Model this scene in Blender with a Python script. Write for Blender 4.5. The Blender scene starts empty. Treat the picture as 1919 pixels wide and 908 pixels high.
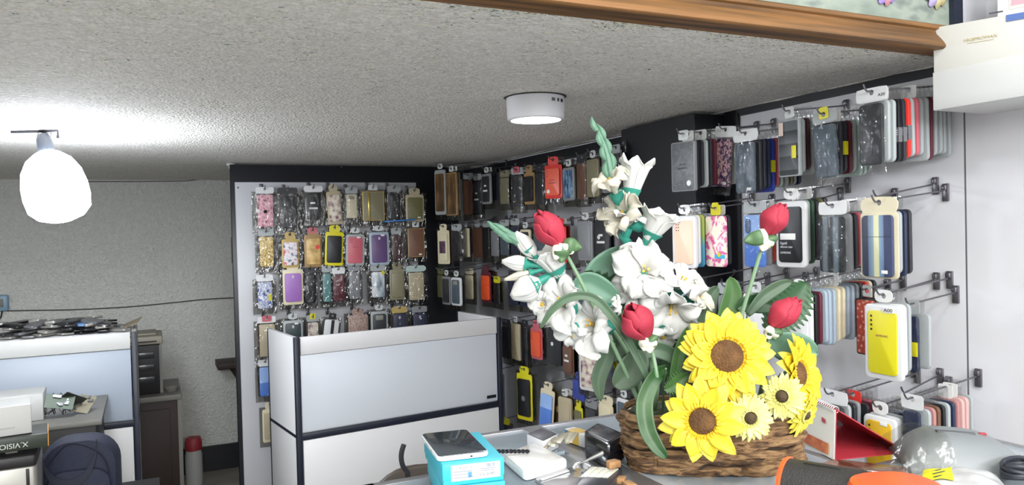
import bpy, math, random
from mathutils import Vector as V, Matrix, noise
R = random.Random(7)
PI = math.pi
S = bpy.context.scene
COL = S.collection
EYE = 1.6
# ------------------------------------------------------------------ camera
FPX = 1440.0
_y, _p, _r = map(math.radians, (25.3, -1.05, 1.43))
CF = V((math.sin(_y)*math.cos(_p), math.cos(_y)*math.cos(_p), math.sin(_p)))
_R0 = V((math.cos(_y), -math.sin(_y), 0)); _U0 = _R0.cross(CF)
CR = math.cos(_r)*_R0 - math.sin(_r)*_U0
CU = math.sin(_r)*_R0 + math.cos(_r)*_U0
cd = bpy.data.cameras.new('camera'); co = bpy.data.objects.new('camera', cd); COL.objects.link(co)
cd.sensor_width = 36; cd.lens = FPX/1919*36; cd.clip_start = .02
co.matrix_world = Matrix(((CR.x, CU.x, -CF.x, 0), (CR.y, CU.y, -CF.y, 0), (CR.z, CU.z, -CF.z, EYE), (0, 0, 0, 1)))
S.camera = co
EO = V((0, 0, EYE))
def ray(x, y): return CF + CR*((x-959.5)/FPX) - CU*((y-454)/FPX)
def hz(x, y, z): d = ray(x, y); return EO + d*((z-EYE)/d.z)
def hy(x, y, Y): d = ray(x, y); return EO + d*(Y/d.y)
def hx(x, y, X): d = ray(x, y); return EO + d*(X/d.x)
def hd(x, y, d): return EO + ray(x, y)*d
# ------------------------------------------------------------------ materials
def lin(c):
    if isinstance(c, str):
        c = [int(c[i:i+2], 16)/255 for i in (0, 2, 4)]
    return tuple(((v/12.92) if v <= .04045 else ((v+.055)/1.055)**2.4) for v in c[:3]) + (1,)
MC = {}
def mat(name, col=None, rough=.5, metal=0, spec=.5, bump=None, var=None, coat=0, em=None, trl=0):
    if name in MC: return MC[name]
    m = bpy.data.materials.new(name); m.use_nodes = True
    nt = m.node_tree; N = nt.nodes; L = nt.links; b = N['Principled BSDF']; out = N['Material Output']
    b.inputs['Base Color'].default_value = lin(col); b.inputs['Roughness'].default_value = rough
    b.inputs['Metallic'].default_value = metal; b.inputs['Specular IOR Level'].default_value = spec
    b.inputs['Coat Weight'].default_value = coat
    if em:
        b.inputs['Emission Color'].default_value = lin(em[0]); b.inputs['Emission Strength'].default_value = em[1]
    tc = None
    if bump or var:
        tc = N.new('ShaderNodeTexCoord')
    if bump:
        n = N.new('ShaderNodeTexNoise'); n.inputs['Scale'].default_value = bump[0]; n.inputs['Detail'].default_value = 3
        bn = N.new('ShaderNodeBump'); bn.inputs['Strength'].default_value = bump[1]; bn.inputs['Distance'].default_value = bump[2] if len(bump) > 2 else .005
        L.new(tc.outputs['Object'], n.inputs['Vector']); L.new(n.outputs['Fac'], bn.inputs['Height']); L.new(bn.outputs['Normal'], b.inputs['Normal'])
    if var:                                   # (scale, colour 2, ..ramp position)
        n = N.new('ShaderNodeTexNoise'); n.inputs['Scale'].default_value = var[0]; n.inputs['Detail'].default_value = 4
        r = N.new('ShaderNodeValToRGB'); r.color_ramp.elements[0].position = var[2] if len(var) > 2 else .4
        r.color_ramp.elements[1].position = var[3] if len(var) > 3 else .62
        r.color_ramp.elements[0].color = lin(col); r.color_ramp.elements[1].color = lin(var[1])
        mp = N.new('ShaderNodeMapping')
        if len(var) > 4: mp.inputs['Scale'].default_value = var[4]
        L.new(tc.outputs['Object'], mp.inputs['Vector']); L.new(mp.outputs['Vector'], n.inputs['Vector'])
        L.new(n.outputs['Fac'], r.inputs['Fac']); L.new(r.outputs['Color'], b.inputs['Base Color'])
    if trl:
        t = N.new('ShaderNodeBsdfTranslucent'); t.inputs['Color'].default_value = lin(col)
        mx = N.new('ShaderNodeMixShader'); mx.inputs[0].default_value = trl
        L.new(b.outputs[0], mx.inputs[1]); L.new(t.outputs[0], mx.inputs[2]); L.new(mx.outputs[0], out.inputs['Surface'])
        if var: L.new(r.outputs['Color'], t.inputs['Color'])
    MC[name] = m
    return m
def film_mat(name, fac, tint, scale=55, strength=.9, rough=.12):
    if name in MC: return MC[name]
    m = bpy.data.materials.new(name); m.use_nodes = True; nt = m.node_tree; N = nt.nodes; L = nt.links
    N.remove(N['Principled BSDF']); out = N['Material Output']
    tr = N.new('ShaderNodeBsdfTransparent'); tr.inputs[0].default_value = lin(tint)
    gl = N.new('ShaderNodeBsdfGlossy'); gl.inputs['Roughness'].default_value = rough; gl.inputs[0].default_value = (1, 1, 1, 1)
    tc = N.new('ShaderNodeTexCoord'); n = N.new('ShaderNodeTexNoise'); n.inputs['Scale'].default_value = scale; n.inputs['Detail'].default_value = 2
    mp = N.new('ShaderNodeMapping'); mp.inputs['Scale'].default_value = (1, 1, .45)
    bn = N.new('ShaderNodeBump'); bn.inputs['Strength'].default_value = strength; bn.inputs['Distance'].default_value = .01
    L.new(tc.outputs['Object'], mp.inputs[0]); L.new(mp.outputs[0], n.inputs['Vector']); L.new(n.outputs['Fac'], bn.inputs['Height']); L.new(bn.outputs[0], gl.inputs['Normal'])
    mx = N.new('ShaderNodeMixShader'); mx.inputs[0].default_value = fac
    L.new(tr.outputs[0], mx.inputs[1]); L.new(gl.outputs[0], mx.inputs[2]); L.new(mx.outputs[0], out.inputs['Surface'])
    MC[name] = m
    return m
def ramp_mat(name, tex, scale, stops, rough=.4, mscale=(1, 1, 1), interp='LINEAR', dist=0, coat=0):
    """patterned print: tex in noise|voronoi|wave_x|grad_z|brick , stops [(pos, hex)...]"""
    if name in MC: return MC[name]
    m = bpy.data.materials.new(name); m.use_nodes = True; nt = m.node_tree; N = nt.nodes; L = nt.links; b = N['Principled BSDF']
    b.inputs['Roughness'].default_value = rough; b.inputs['Coat Weight'].default_value = coat
    tc = N.new('ShaderNodeTexCoord'); mp = N.new('ShaderNodeMapping'); mp.inputs['Scale'].default_value = mscale
    L.new(tc.outputs['Object'], mp.inputs[0])
    if tex == 'noise':
        n = N.new('ShaderNodeTexNoise'); n.inputs['Scale'].default_value = scale; n.inputs['Detail'].default_value = 3; n.inputs['Distortion'].default_value = dist; o = n.outputs['Fac']; L.new(mp.outputs[0], n.inputs['Vector'])
    elif tex == 'voronoi':
        n = N.new('ShaderNodeTexVoronoi'); n.inputs['Scale'].default_value = scale; o = n.outputs['Distance']; L.new(mp.outputs[0], n.inputs['Vector'])
    elif tex == 'wave_x':
        n = N.new('ShaderNodeTexWave'); n.inputs['Scale'].default_value = scale; n.inputs['Distortion'].default_value = dist; o = n.outputs['Fac']; L.new(mp.outputs[0], n.inputs['Vector'])
    else:
        sx = N.new('ShaderNodeSeparateXYZ'); L.new(mp.outputs[0], sx.inputs[0]); mr = N.new('ShaderNodeMapRange')
        mr.inputs[1].default_value, mr.inputs[2].default_value = scale; L.new(sx.outputs['X' if tex == 'grad_x' else 'Z'], mr.inputs[0]); o = mr.outputs[0]
    r = N.new('ShaderNodeValToRGB'); r.color_ramp.interpolation = interp; E = r.color_ramp.elements
    while len(E) < len(stops): E.new(.5)
    for e, (p, c) in zip(E, sorted(stops)): e.position = p; e.color = lin(c)
    L.new(o, r.inputs[0]); L.new(r.outputs[0], b.inputs['Base Color'])
    MC[name] = m
    return m
# ------------------------------------------------------------------ mesh builder
class MB:
    def __init__(s): s.v = []; s.f = []; s.m = []; s.mi = 0
    def add(s, vs, fs, M=None):
        o = len(s.v)
        s.v += [tuple(M @ V(p)) if M else tuple(p) for p in vs]
        s.f += [[i+o for i in f] for f in fs]; s.m += [s.mi]*len(fs)
        return s
    def box(s, c, d, M=None, b=.0):
        if b <= 0:
            x, y, z = [q/2 for q in d]
            vs = [(c[0]+i*x, c[1]+j*y, c[2]+k*z) for i in (-1, 1) for j in (-1, 1) for k in (-1, 1)]
            return s.add(vs, [(0, 1, 3, 2), (4, 6, 7, 5), (0, 4, 5, 1), (2, 3, 7, 6), (0, 2, 6, 4), (1, 5, 7, 3)], M)
        return s.slab(rrect(d[0], d[1], min(b*1.5, d[0]*.49, d[1]*.49), 2), c[2]-d[2]/2, c[2]+d[2]/2, b, Matrix.Translation((c[0], c[1], 0)) if M is None else M @ Matrix.Translation((c[0], c[1], 0)))
    def slab(s, out, z0, z1, b=.001, M=None, taper=0):
        """extrude a 2-D outline from z0 to z1 with rounded rims"""
        n = len(out); cx = sum(p[0] for p in out)/n; cy = sum(p[1] for p in out)/n
        hw = max(max(abs(p[0]-cx), abs(p[1]-cy)) for p in out); vs = []
        hw2 = max(.0005, min(max(abs(p[0]-cx) for p in out), max(abs(p[1]-cy) for p in out)))
        b = min(b, (z1-z0)/2.01, hw2*.8)
        for z, ins in ((z0, b), (z0+b*.3, b*.3), (z0+b, 0), (z1-b, 0), (z1-b*.3, b*.3), (z1, b)):
            k = taper*(z-z0)/max(1e-9, z1-z0)
            for p in out:
                dx, dy = p[0]-cx, p[1]-cy; l = math.hypot(dx, dy) or 1
                mx = max(abs(q[0]-cx) for q in out) or 1; my = max(abs(q[1]-cy) for q in out) or 1
                vs.append((cx+dx*(1-(ins+k)/mx), cy+dy*(1-(ins+k)/my), z))
        fs = [list(range(n))[::-1], [5*n+i for i in range(n)]]
        for r in range(5):
            for i in range(n): j = (i+1) % n; fs.append((r*n+i, r*n+j, (r+1)*n+j, (r+1)*n+i))
        return s.add(vs, fs, M)
    def tube(s, pts, r, seg=8, M=None, cap=True):
        pts = [V(p) for p in pts]; n = len(pts); rs = r if isinstance(r, (list, tuple)) else [r]*n
        up = V((0, 0, 1)); vs = []; fs = []; pa = None
        for i, p in enumerate(pts):
            t = (pts[min(i+1, n-1)]-pts[max(i-1, 0)]).normalized()
            if pa is None: a = t.cross(up if abs(t.z) < .9 else V((1, 0, 0))).normalized()
            else: a = (pa - t*pa.dot(t)).normalized()
            pa = a; b2 = t.cross(a)
            for k in range(seg):
                q = 2*PI*k/seg; vs.append(p+(a*math.cos(q)+b2*math.sin(q))*rs[i])
        for i in range(n-1):
            for k in range(seg): j = (k+1) % seg; fs.append((i*seg+k, i*seg+j, (i+1)*seg+j, (i+1)*seg+k))
        if cap: fs += [list(range(seg))[::-1], [(n-1)*seg+k for k in range(seg)]]
        return s.add(vs, fs, M)
    def lathe(s, prof, seg=24, M=None, wob=None):
        """profile [(r, z)...] about z"""
        vs = []; fs = []; n = len(prof)
        for r, z in prof:
            for k in range(seg):
                q = 2*PI*k/seg; rr = r*(wob(q, z) if wob else 1); vs.append((rr*math.cos(q), rr*math.sin(q), z))
        for i in range(n-1):
            for k in range(seg): j = (k+1) % seg; fs.append((i*seg+k, i*seg+j, (i+1)*seg+j, (i+1)*seg+k))
        fs += [list(range(seg))[::-1], [(n-1)*seg+k for k in range(seg)]]
        return s.add(vs, fs, M)
    def grid(s, fn, nu, nv, M=None):
        vs = [fn(i/nu, j/nv) for i in range(nu+1) for j in range(nv+1)]; w = nv+1
        return s.add(vs, [(i*w+j, i*w+j+1, (i+1)*w+j+1, (i+1)*w+j) for i in range(nu) for j in range(nv)], M)
    def sheet(s, fn, nu, nv, t, M=None):
        """closed thin body: grid fn(u,v)->point, offset by t along +normal axis given by fn"""
        a = [V(fn(i/nu, j/nv)) for i in range(nu+1) for j in range(nv+1)]; w = nv+1; nn = []
        for i in range(nu+1):
            for j in range(nv+1):
                du = a[min(i+1, nu)*w+j]-a[max(i-1, 0)*w+j]; dv = a[i*w+min(j+1, nv)]-a[i*w+max(j-1, 0)]
                q = du.cross(dv); nn.append(q.normalized() if q.length > 1e-12 else V((0, 0, 1)))
        k = len(a); vs = a+[p+q*t for p, q in zip(a, nn)]; fs = []
        for i in range(nu):
            for j in range(nv):
                f = (i*w+j, i*w+j+1, (i+1)*w+j+1, (i+1)*w+j); fs.append(f[::-1]); fs.append([q+k for q in f])
        rim = [j for j in range(w)]+[i*w+nv for i in range(1, nu+1)]+[nu*w+j for j in range(nv-1, -1, -1)]+[i*w for i in range(nu-1, 0, -1)]
        for a0, b0 in zip(rim, rim[1:]+rim[:1]): fs.append((a0, b0, b0+k, a0+k))
        return s.add(vs, fs, M)
    def build(s, name, m=None, parent=None, smooth=True, sub=0, angle=40):
        me = bpy.data.meshes.new(name); me.from_pydata(s.v, [], s.f); me.update()
        ms = m if isinstance(m, (list, tuple)) else [m]
        for q in ms:
            if q: me.materials.append(q)
        if len(ms) > 1: me.polygons.foreach_set('material_index', s.m)
        if smooth:
            me.polygons.foreach_set('use_smooth', [True]*len(me.polygons))
            try: me.set_sharp_from_angle(angle=math.radians(angle))
            except Exception: pass
        o = bpy.data.objects.new(name, me); COL.objects.link(o)
        if parent: o.parent = parent
        if sub:
            q = o.modifiers.new('s', 'SUBSURF'); q.levels = sub; q.render_levels = sub
        return o
def rrect(w, h, r, k=4, cx=0, cy=0):
    pts = []; r = max(1e-5, min(r, w/2-1e-5, h/2-1e-5))
    for sx, sy, a0 in ((1, 1, 0), (-1, 1, 90), (-1, -1, 180), (1, -1, 270)):
        for i in range(k+1):
            a = math.radians(a0+90*i/k); pts.append((cx+sx*(w/2-r)+r*math.cos(a), cy+sy*(h/2-r)+r*math.sin(a)))
    return pts
def tag(o, label=None, cat=None, group=None, kind=None):
    if label: o['label'] = label
    if cat: o['category'] = cat
    if group: o['group'] = group
    if kind: o['kind'] = kind
    return o
def thing(name, label, cat, loc=(0, 0, 0), rz=0, group=None, M=None):
    o = bpy.data.objects.new(name, None); COL.objects.link(o); o.empty_display_size = .05
    if M is not None: o.matrix_world = M
    else: o.location = loc; o.rotation_euler = (0, 0, rz)
    return tag(o, label, cat, group)
def struct(name, mb, m, smooth=False): return tag(mb.build(name, m, None, smooth), kind='structure')
FR = Matrix.Rotation(PI/2, 4, 'X')      # outline (x, y) -> (x, z), extrusion z -> -y (front)
def text(parent, s, loc, size, m, rot=(PI/2, 0, 0), name='lettering', align='CENTER', ext=.0002, sx=1):
    c = bpy.data.curves.new(name, 'FONT'); c.body = s; c.size = size; c.align_x = align; c.align_y = 'CENTER'; c.extrude = ext
    c.materials.append(m)
    o = bpy.data.objects.new(name, c); COL.objects.link(o); o.parent = parent; o.location = loc; bpy.context.view_layer.update()
    me = bpy.data.meshes.new_from_object(o.evaluated_get(bpy.context.evaluated_depsgraph_get())); bpy.data.objects.remove(o); bpy.data.curves.remove(c)
    o = bpy.data.objects.new(name, me); COL.objects.link(o); o.parent = parent; o.location = loc; o.rotation_euler = rot; o.scale = (sx, 1, 1)
    return o
def frame(origin, xdir, zdir=(0, 0, 1)):
    z = V(zdir).normalized(); x = V(xdir); x = (x-z*x.dot(z)).normalized(); y = z.cross(x)
    return Matrix(((x.x, y.x, z.x, origin[0]), (x.y, y.y, z.y, origin[1]), (x.z, y.z, z.z, origin[2]), (0, 0, 0, 1)))
def axis_frame(origin, zdir, hint=(0, 0, 1)):
    z = V(zdir).normalized(); h = V(hint)
    if abs(z.dot(h.normalized())) > .95: h = V((1, 0, 0))
    x = (h-z*h.dot(z)).normalized(); y = z.cross(x)
    return Matrix(((x.x, y.x, z.x, origin[0]), (x.y, y.y, z.y, origin[1]), (x.z, y.z, z.z, origin[2]), (0, 0, 0, 1)))
# ------------------------------------------------------------------ room shell
CEIL = 1.98; WX = 1.82; PY = 4.25; BY = 5.62; CT = 1.17; LY = 1.15
def plaster(name, col, col2, sc, st, flakes=False):
    m = bpy.data.materials.new(name); m.use_nodes = True; nt = m.node_tree; N = nt.nodes; L = nt.links; b = N['Principled BSDF']
    b.inputs['Roughness'].default_value = .85; b.inputs['Specular IOR Level'].default_value = .25
    tc = N.new('ShaderNodeTexCoord')
    n1 = N.new('ShaderNodeTexNoise'); n1.inputs['Scale'].default_value = sc; n1.inputs['Detail'].default_value = 4; n1.inputs['Distortion'].default_value = 1.2
    n2 = N.new('ShaderNodeTexVoronoi'); n2.inputs['Scale'].default_value = sc*1.5
    n3 = N.new('ShaderNodeTexNoise'); n3.inputs['Scale'].default_value = 1.3
    for n in (n1, n2, n3): L.new(tc.outputs['Object'], n.inputs['Vector'])
    ad = N.new('ShaderNodeMath'); ad.operation = 'MULTIPLY_ADD'; ad.inputs[1].default_value = -.5
    L.new(n2.outputs['Distance'], ad.inputs[0]); L.new(n1.outputs['Fac'], ad.inputs[2])
    bn = N.new('ShaderNodeBump'); bn.inputs['Strength'].default_value = st; bn.inputs['Distance'].default_value = .012
    L.new(ad.outputs[0], bn.inputs['Height']); L.new(bn.outputs[0], b.inputs['Normal'])
    r = N.new('ShaderNodeValToRGB'); r.color_ramp.elements[0].position = .38; r.color_ramp.elements[1].position = .66
    r.color_ramp.elements[0].color = lin(col2); r.color_ramp.elements[1].color = lin(col); L.new(n1.outputs['Fac'], r.inputs[0])
    last = r.outputs[0]
    if flakes:                            # peeling paint chips of several colours along the beam
        sx = N.new('ShaderNodeSeparateXYZ'); L.new(tc.outputs['Object'], sx.inputs[0])
        mr = N.new('ShaderNodeMapRange'); mr.inputs[1].default_value = LY+.02; mr.inputs[2].default_value = LY+.16; mr.inputs[3].default_value = .135; mr.inputs[4].default_value = 0
        nz = N.new('ShaderNodeTexNoise'); nz.inputs['Scale'].default_value = 8; L.new(tc.outputs['Object'], nz.inputs['Vector'])
        mp = N.new('ShaderNodeMapping'); mp.inputs['Scale'].default_value = (1, 2.2, 1); mp.inputs['Rotation'].default_value = (0, 0, .6); L.new(tc.outputs['Object'], mp.inputs[0])
        L.new(sx.outputs['Y'], mr.inputs[0])
        for scl, c, off in ((60, '2a383c', .03), (52, '7d9296', .018), (75, 'f2efcf', -.004)):
            q = N.new('ShaderNodeTexNoise'); q.inputs['Scale'].default_value = scl; q.inputs['Detail'].default_value = 2; q.inputs['Distortion'].default_value = 1.5; L.new(mp.outputs[0], q.inputs['Vector'])
            s1 = N.new('ShaderNodeMath'); s1.operation = 'ADD'; L.new(q.outputs['Fac'], s1.inputs[0]); L.new(mr.outputs[0], s1.inputs[1])
            s2 = N.new('ShaderNodeMath'); s2.operation = 'MULTIPLY_ADD'; s2.inputs[1].default_value = .25; L.new(nz.outputs['Fac'], s2.inputs[0]); L.new(s1.outputs[0], s2.inputs[2])
            g = N.new('ShaderNodeMath'); g.operation = 'GREATER_THAN'; g.inputs[1].default_value = .805+off; L.new(s2.outputs[0], g.inputs[0])
            mx = N.new('ShaderNodeMix'); mx.data_type = 'RGBA'; L.new(g.outputs[0], mx.inputs[0]); L.new(last, mx.inputs[6]); mx.inputs[7].default_value = lin(c); last = mx.outputs[2]
    L.new(last, b.inputs['Base Color'])
    return m
m_ceil = plaster('popcorn_plaster', 'f4f1ec', 'd9d5ce', 75, .7, True)
m_wall = plaster('wall_plaster', 'e6e6e0', 'dbdbd5', 46, 1.0)
m_white = mat('white_laminate', 'e6e6e8', .35)
m_white2 = mat('white_wallboard', 'e2e2e6', .4, var=(3, 'dcdce2'))
m_black = mat('black_laminate', '15161d', .4)
m_navyb = mat('dark_edge_band', '1b2030', .4)
m_floor = mat('floor_tile', '8a857c', .5, var=(4, '9a948a'))
m_steel = mat('dull_steel', '77757a', .35, .8)
m_dsteel = mat('dark_steel', '35353a', .4, .7)
struct('floor', MB().box((-.1, 1.5, -.05), (4.2, 8.8, .1)), m_floor)
cm = MB(); nx, ny = 1, 1
struct('ceiling', MB().box((-.1, (LY+.04+BY+.2)/2, CEIL+.06), (4.2, BY+.2-LY-.04, .12)), m_ceil)
struct('ceiling_front', MB().box((-.1, -.85, 3.1), (4.2, 4.2, .1)), mat('front_ceiling_paint', 'dedcd6', .8))
struct('wall_back', MB().box((-.1, BY+.05, 1.5), (4.2, .1, 3.2)), m_wall)
struct('wall_left', MB().box((-1.95, 1.5, 1.5), (.1, 8.4, 3.2)), m_wall)
struct('wall_front', MB().box((-.1, -2.75, 1.5), (4.2, .1, 3.2)), m_white2)
w = MB().box((WX+.05, 3.4, 1.5), (.1, 4.4, 3.2)).box((WX+.05, -.8, 1.5), (.1, 3.99, 3.2))
struct('wall_right', w.box((WX+.055, 1.2, 1.5), (.1, .05, 3.2)), m_white2)
struct('trim_1', MB().box((WX-.0165, 1.2195, .985), (.006, .005, 1.97)), mat('seam_grey', '6b6b72', .6))
struct('wall_display_board_front', MB().box((WX-.01, (1.217-1.5)/2, .98), (.02, 2.717, 1.957)).box((WX-.01, (1.11-1.5)/2, 2.48), (.02, 2.61, 1.05)), m_white2)
struct('baseboard_back', MB().box((0, BY-.01, .085), (3.6, .02, .17)), m_black)
# white display board + black top band on the right wall, in two lengths either side of the column
c0 = hx(1300, 300, 1.66).y; colx = 1.665; cY0, cY1 = c0, hx(1165, 300, colx).y
struct('wall_display_board_near', MB().box((WX-.01, (1.222+cY0)/2, .977), (.02, cY0-1.222, 1.957)), m_white2)
struct('wall_display_board_far', MB().box((WX-.01, (cY1+5.4)/2, .97), (.02, 5.4-cY1, 1.90)), mat('wallboard_dimmed', 'bcbdc2', .45))  # far length coloured greyer to carry the weaker light back there
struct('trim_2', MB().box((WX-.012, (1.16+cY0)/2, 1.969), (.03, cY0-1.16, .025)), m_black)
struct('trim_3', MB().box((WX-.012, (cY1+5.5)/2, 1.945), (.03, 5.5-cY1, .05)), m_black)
struct('column', MB().box(((colx+WX)/2, (cY0+cY1)/2, .985), (WX-colx, cY1-cY0, 1.97), b=.002).box((WX-.02, cY0-.036, .985), (.022, .07, 1.962)), m_black)
# rim of thick paint where ceiling meets the wall boards
pts = [(WX-.03+.004*math.sin(i*1.7), 1.2+i*.1, CEIL+.006) for i in range(44)]
struct('trim_4', MB().tube(pts, [.009+.002*math.sin(i*2.3) for i in range(44)], 6), m_ceil, True)
# freestanding display partition at the back
x0 = hy(440, 600, PY).x; x1 = hy(858, 330, PY).x; xw = hy(779, 342, PY).x
pz = 1.877
t = thing('display_partition', 'tall white display panel in a black frame standing before the plaster wall', 'display panel', (x0, PY, 0))
MB().box(((x1-x0)/2, .02, .985), (x1-x0, .03, 1.97), b=.002).build('black_frame', m_black, t)
MB().box(((xw-x0)/2+.01, 0, pz/2+.02), (xw-x0-.022, .016, pz-.04), b=.001).build('white_board', mat('panel_board', 'c6c7cc', .45), t)
for px, py in ((446, 351), (640, 312)):
    p = hy(px, py, PY-.012); MB().lathe([(.001, 0), (.005, .001), (.004, .004), (.001, .005)], 10, axis_frame((p.x-x0, p.y-PY+.004, p.z), (0, -1, 0))).build('screw', m_steel, t)
# soffit beam: wood moulding and painted fascia with carved rosettes
m_wood = ramp_mat('moulding_wood', 'noise', 9, [(.3, '3e2b1a'), (.45, '644523'), (.6, '82592f'), (.75, '4c3521')], .5, (.25, 6, 6))
m_fas = ramp_mat('worn_green_paint', 'noise', 7, [(.3, '616c64'), (.45, '7b867b'), (.55, '8a9388'), (.62, '6c756f'), (.72, '4a3c38')], .6, (1, 1, 2.2))
fx1 = hy(1790, 20, LY).x; fx2 = hy(1807, 20, LY).x
prof = [(0, 0), (-.020, .0), (-.025, .004), (-.025, .009), (-.0215, .016), (-.0165, .024), (-.0115, .031), (-.008, .036), (-.0065, .041), (-.0065, .044), (-.0125, .047), (-.0135, .051), (-.0115, .055), (-.005, .059), (0, .061), (.04, .061), (.04, 0)]
w = MB(); n = len(prof)
w.add([(X, LY+p[0]+.012, CEIL-.004+p[1]) for X in (-1.9, fx2+.09) for p in prof], [(i, (i+1) % n, n+(i+1) % n, n+i) for i in range(n)]+[list(range(n)), list(range(n, 2*n))[::-1]])
struct('trim_5', w, m_wood, True)
struct('wall_fascia', MB().box(((fx1-1.9)/2, LY+.045, 2.53), (fx1+1.9, .06, .985)), m_fas)
struct('trim_6', MB().box(((fx1+fx2)/2, LY+.04, 2.53), (fx2-fx1, .074, .985)), m_navyb)
struct('wall_fascia_end', MB().box(((fx2+WX)/2, LY+.05, 2.53), (WX-fx2, .05, .985)), m_white2)
def rosette(px, py, cols, rad, lab):
    p = hy(px, py, LY+.015); t = thing('carved_rosette', lab, 'rosette', M=axis_frame(p, (0, -1, 0)))
    for k in range(10):
        a = 2*PI*k/10+.15; M = Matrix.Rotation(a, 4, 'Z')
        def f(u, v):
            wd = rad*.3*math.sin(PI*min(1, .12+u*.83))**.7; q = (v-.5)*2
            return (rad*(.22+.78*u), q*wd, .012*math.sin(PI*u*.9+.2)*(1-.55*q*q)+.002)
        MB().sheet(f, 8, 6, -.006, M).build('petal', mat('rosette_'+cols[k % len(cols)], cols[k % len(cols)], .5, bump=(30, .3)), t)
    MB().lathe([(.001, .018), (rad*.18, .016), (rad*.26, .008), (rad*.27, 0)], 18).build('boss', mat('rosette_boss', 'b89a6a', .5), t)
rosette(1656, -20, ['9a86c8', 'b87f8e', '9a86c8', 'a77fb0'], .037, 'carved flower with purple and pink petals on the green fascia')
rosette(1750, -16, ['b0a078', '9c90b4', 'a8a078'], .041, 'carved flower with tan and lilac petals at fascia end')
# ------------------------------------------------------------------ lamps
t = thing('ceiling_downlight', 'round white surface downlight glowing on the textured ceiling', 'ceiling light', hz(1003, 182, CEIL))
MB().lathe([(.02, .0), (.083, .0), (.085, -.004), (.083, -.064), (.079, -.068), (.073, -.068), (.071, -.06), (.02, -.058)], 48).build('housing', mat('lamp_housing', 'e4e4ea', .4), t)
MB().lathe([(.001, -.0665), (.072, -.0665), (.0722, -.062), (.001, -.062)], 40).build('diffuser', mat('lamp_diffuser', 'ffffff', .5, em=('f2f4ff', 40)), t)
vs = MB()
for k in (0, 1, 2, 5, 6, 9, 10, 11):
    a = -1.45+k*.05; vs.box((0, 0, 0), (.0025, .002, .009), Matrix.Rotation(a, 4, 'Z') @ Matrix.Translation((.0846, 0, -.018)))
vs.build('vent_slot', m_dsteel, t)
MB().lathe([(.084, .0), (.092, -.001), (.084, -.003)], 36, wob=lambda q, z: 1+.01*math.sin(5*q)).build('ceiling_gasket', mat('gap_dark', '3a3733', .9), t)
b0 = hz(83, 243, CEIL); sock = hd(84, 268, (b0-EO).dot(CF)); tip = hd(118, 416, (b0-EO).dot(CF))
t = thing('hanging_bulb', 'large bare glowing bulb hanging from a bracket on the ceiling', 'light bulb', b0)
ax = (tip-sock); M = axis_frame(sock-b0, ax)
Lb = ax.length
MB().lathe([(.001, -.035), (.018, -.032), (.024, -.012), (.026, .022), (.024, .03), (.001, .03)], 20, M).build('socket', mat('bulb_socket', '2b3038', .5), t)
MB().lathe([(.023, .028), (.04, .036), (.07, .06), (.092, .1), (.102, .15), (.103, .19), (.096, Lb*.84), (.07, Lb*.94), (.03, Lb*.99), (.001, Lb)], 32, M).build('globe', mat('bulb_glow', 'ffffff', .5, em=('eef5ff', 49)), t)
q = hd(20, 222, (b0-EO).dot(CF)); q2 = hd(108, 238, (b0-EO).dot(CF))
MB().tube([(q.x-b0.x, q.y-b0.y, -.004), (0, 0, -.006), (q2.x-b0.x, q2.y-b0.y, -.004), (q2.x-b0.x, q2.y-b0.y, -.03)], .005, 6).build('bracket', m_dsteel, t)
MB().tube([(-.02, 0, -.006), (-.018, 0, -.022), (0, 0, -.026), (.018, 0, -.022), (.02, 0, -.006)], .0018, 6).tube([(0, 0, -.026), (sock-b0)+V((0, 0, .03))], .0018, 6).build('wire', m_dsteel, t)
def area(name, loc, sx, sy, e, col=(1, 1, 1), rot=(0, 0, 0)):
    l = bpy.data.lights.new(name, 'AREA'); l.shape = 'RECTANGLE'; l.size = sx; l.size_y = sy; l.energy = e; l.color = col
    o = bpy.data.objects.new(name, l); COL.objects.link(o); o.location = loc; o.rotation_euler = rot; return o
area('ceiling_tube_light', (.55, .1, 3.0), 1.3, .35, 20, (.97, .99, 1))
area('ceiling_tube_light_middle', (.2, -1.3, 3.0), 1.3, .35, 36, (.97, .99, 1))
area('front_fill_light', (-.1, -2.55, 2.35), 2.6, .6, 120, (.97, .99, 1), (math.radians(82), 0, 0))  # unseen fill added behind the camera, low enough to light the counter fronts
pl = bpy.data.lights.new('downlight_lamp', 'SPOT'); pl.energy = 13; pl.spot_size = 2.4; pl.spot_blend = .8; pl.shadow_soft_size = .06
po = bpy.data.objects.new('downlight_lamp', pl); COL.objects.link(po); po.location = hz(1003, 182, CEIL)+V((0, 0, -.09))
wd = bpy.data.worlds.new('world'); S.world = wd; wd.use_nodes = True; wd.node_tree.nodes['Background'].inputs[0].default_value = (.8, .85, 1, 1); wd.node_tree.nodes['Background'].inputs[1].default_value = .05
S.view_settings.view_transform = 'Standard'; S.view_settings.look = 'None'; S.view_settings.gamma = 1; S.view_settings.use_curve_mapping = False; S.view_settings.exposure = .36
S.cycles.transparent_max_bounces = 24; S.cycles.max_bounces = 6; S.cycles.sample_clamp_indirect = 4
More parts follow.
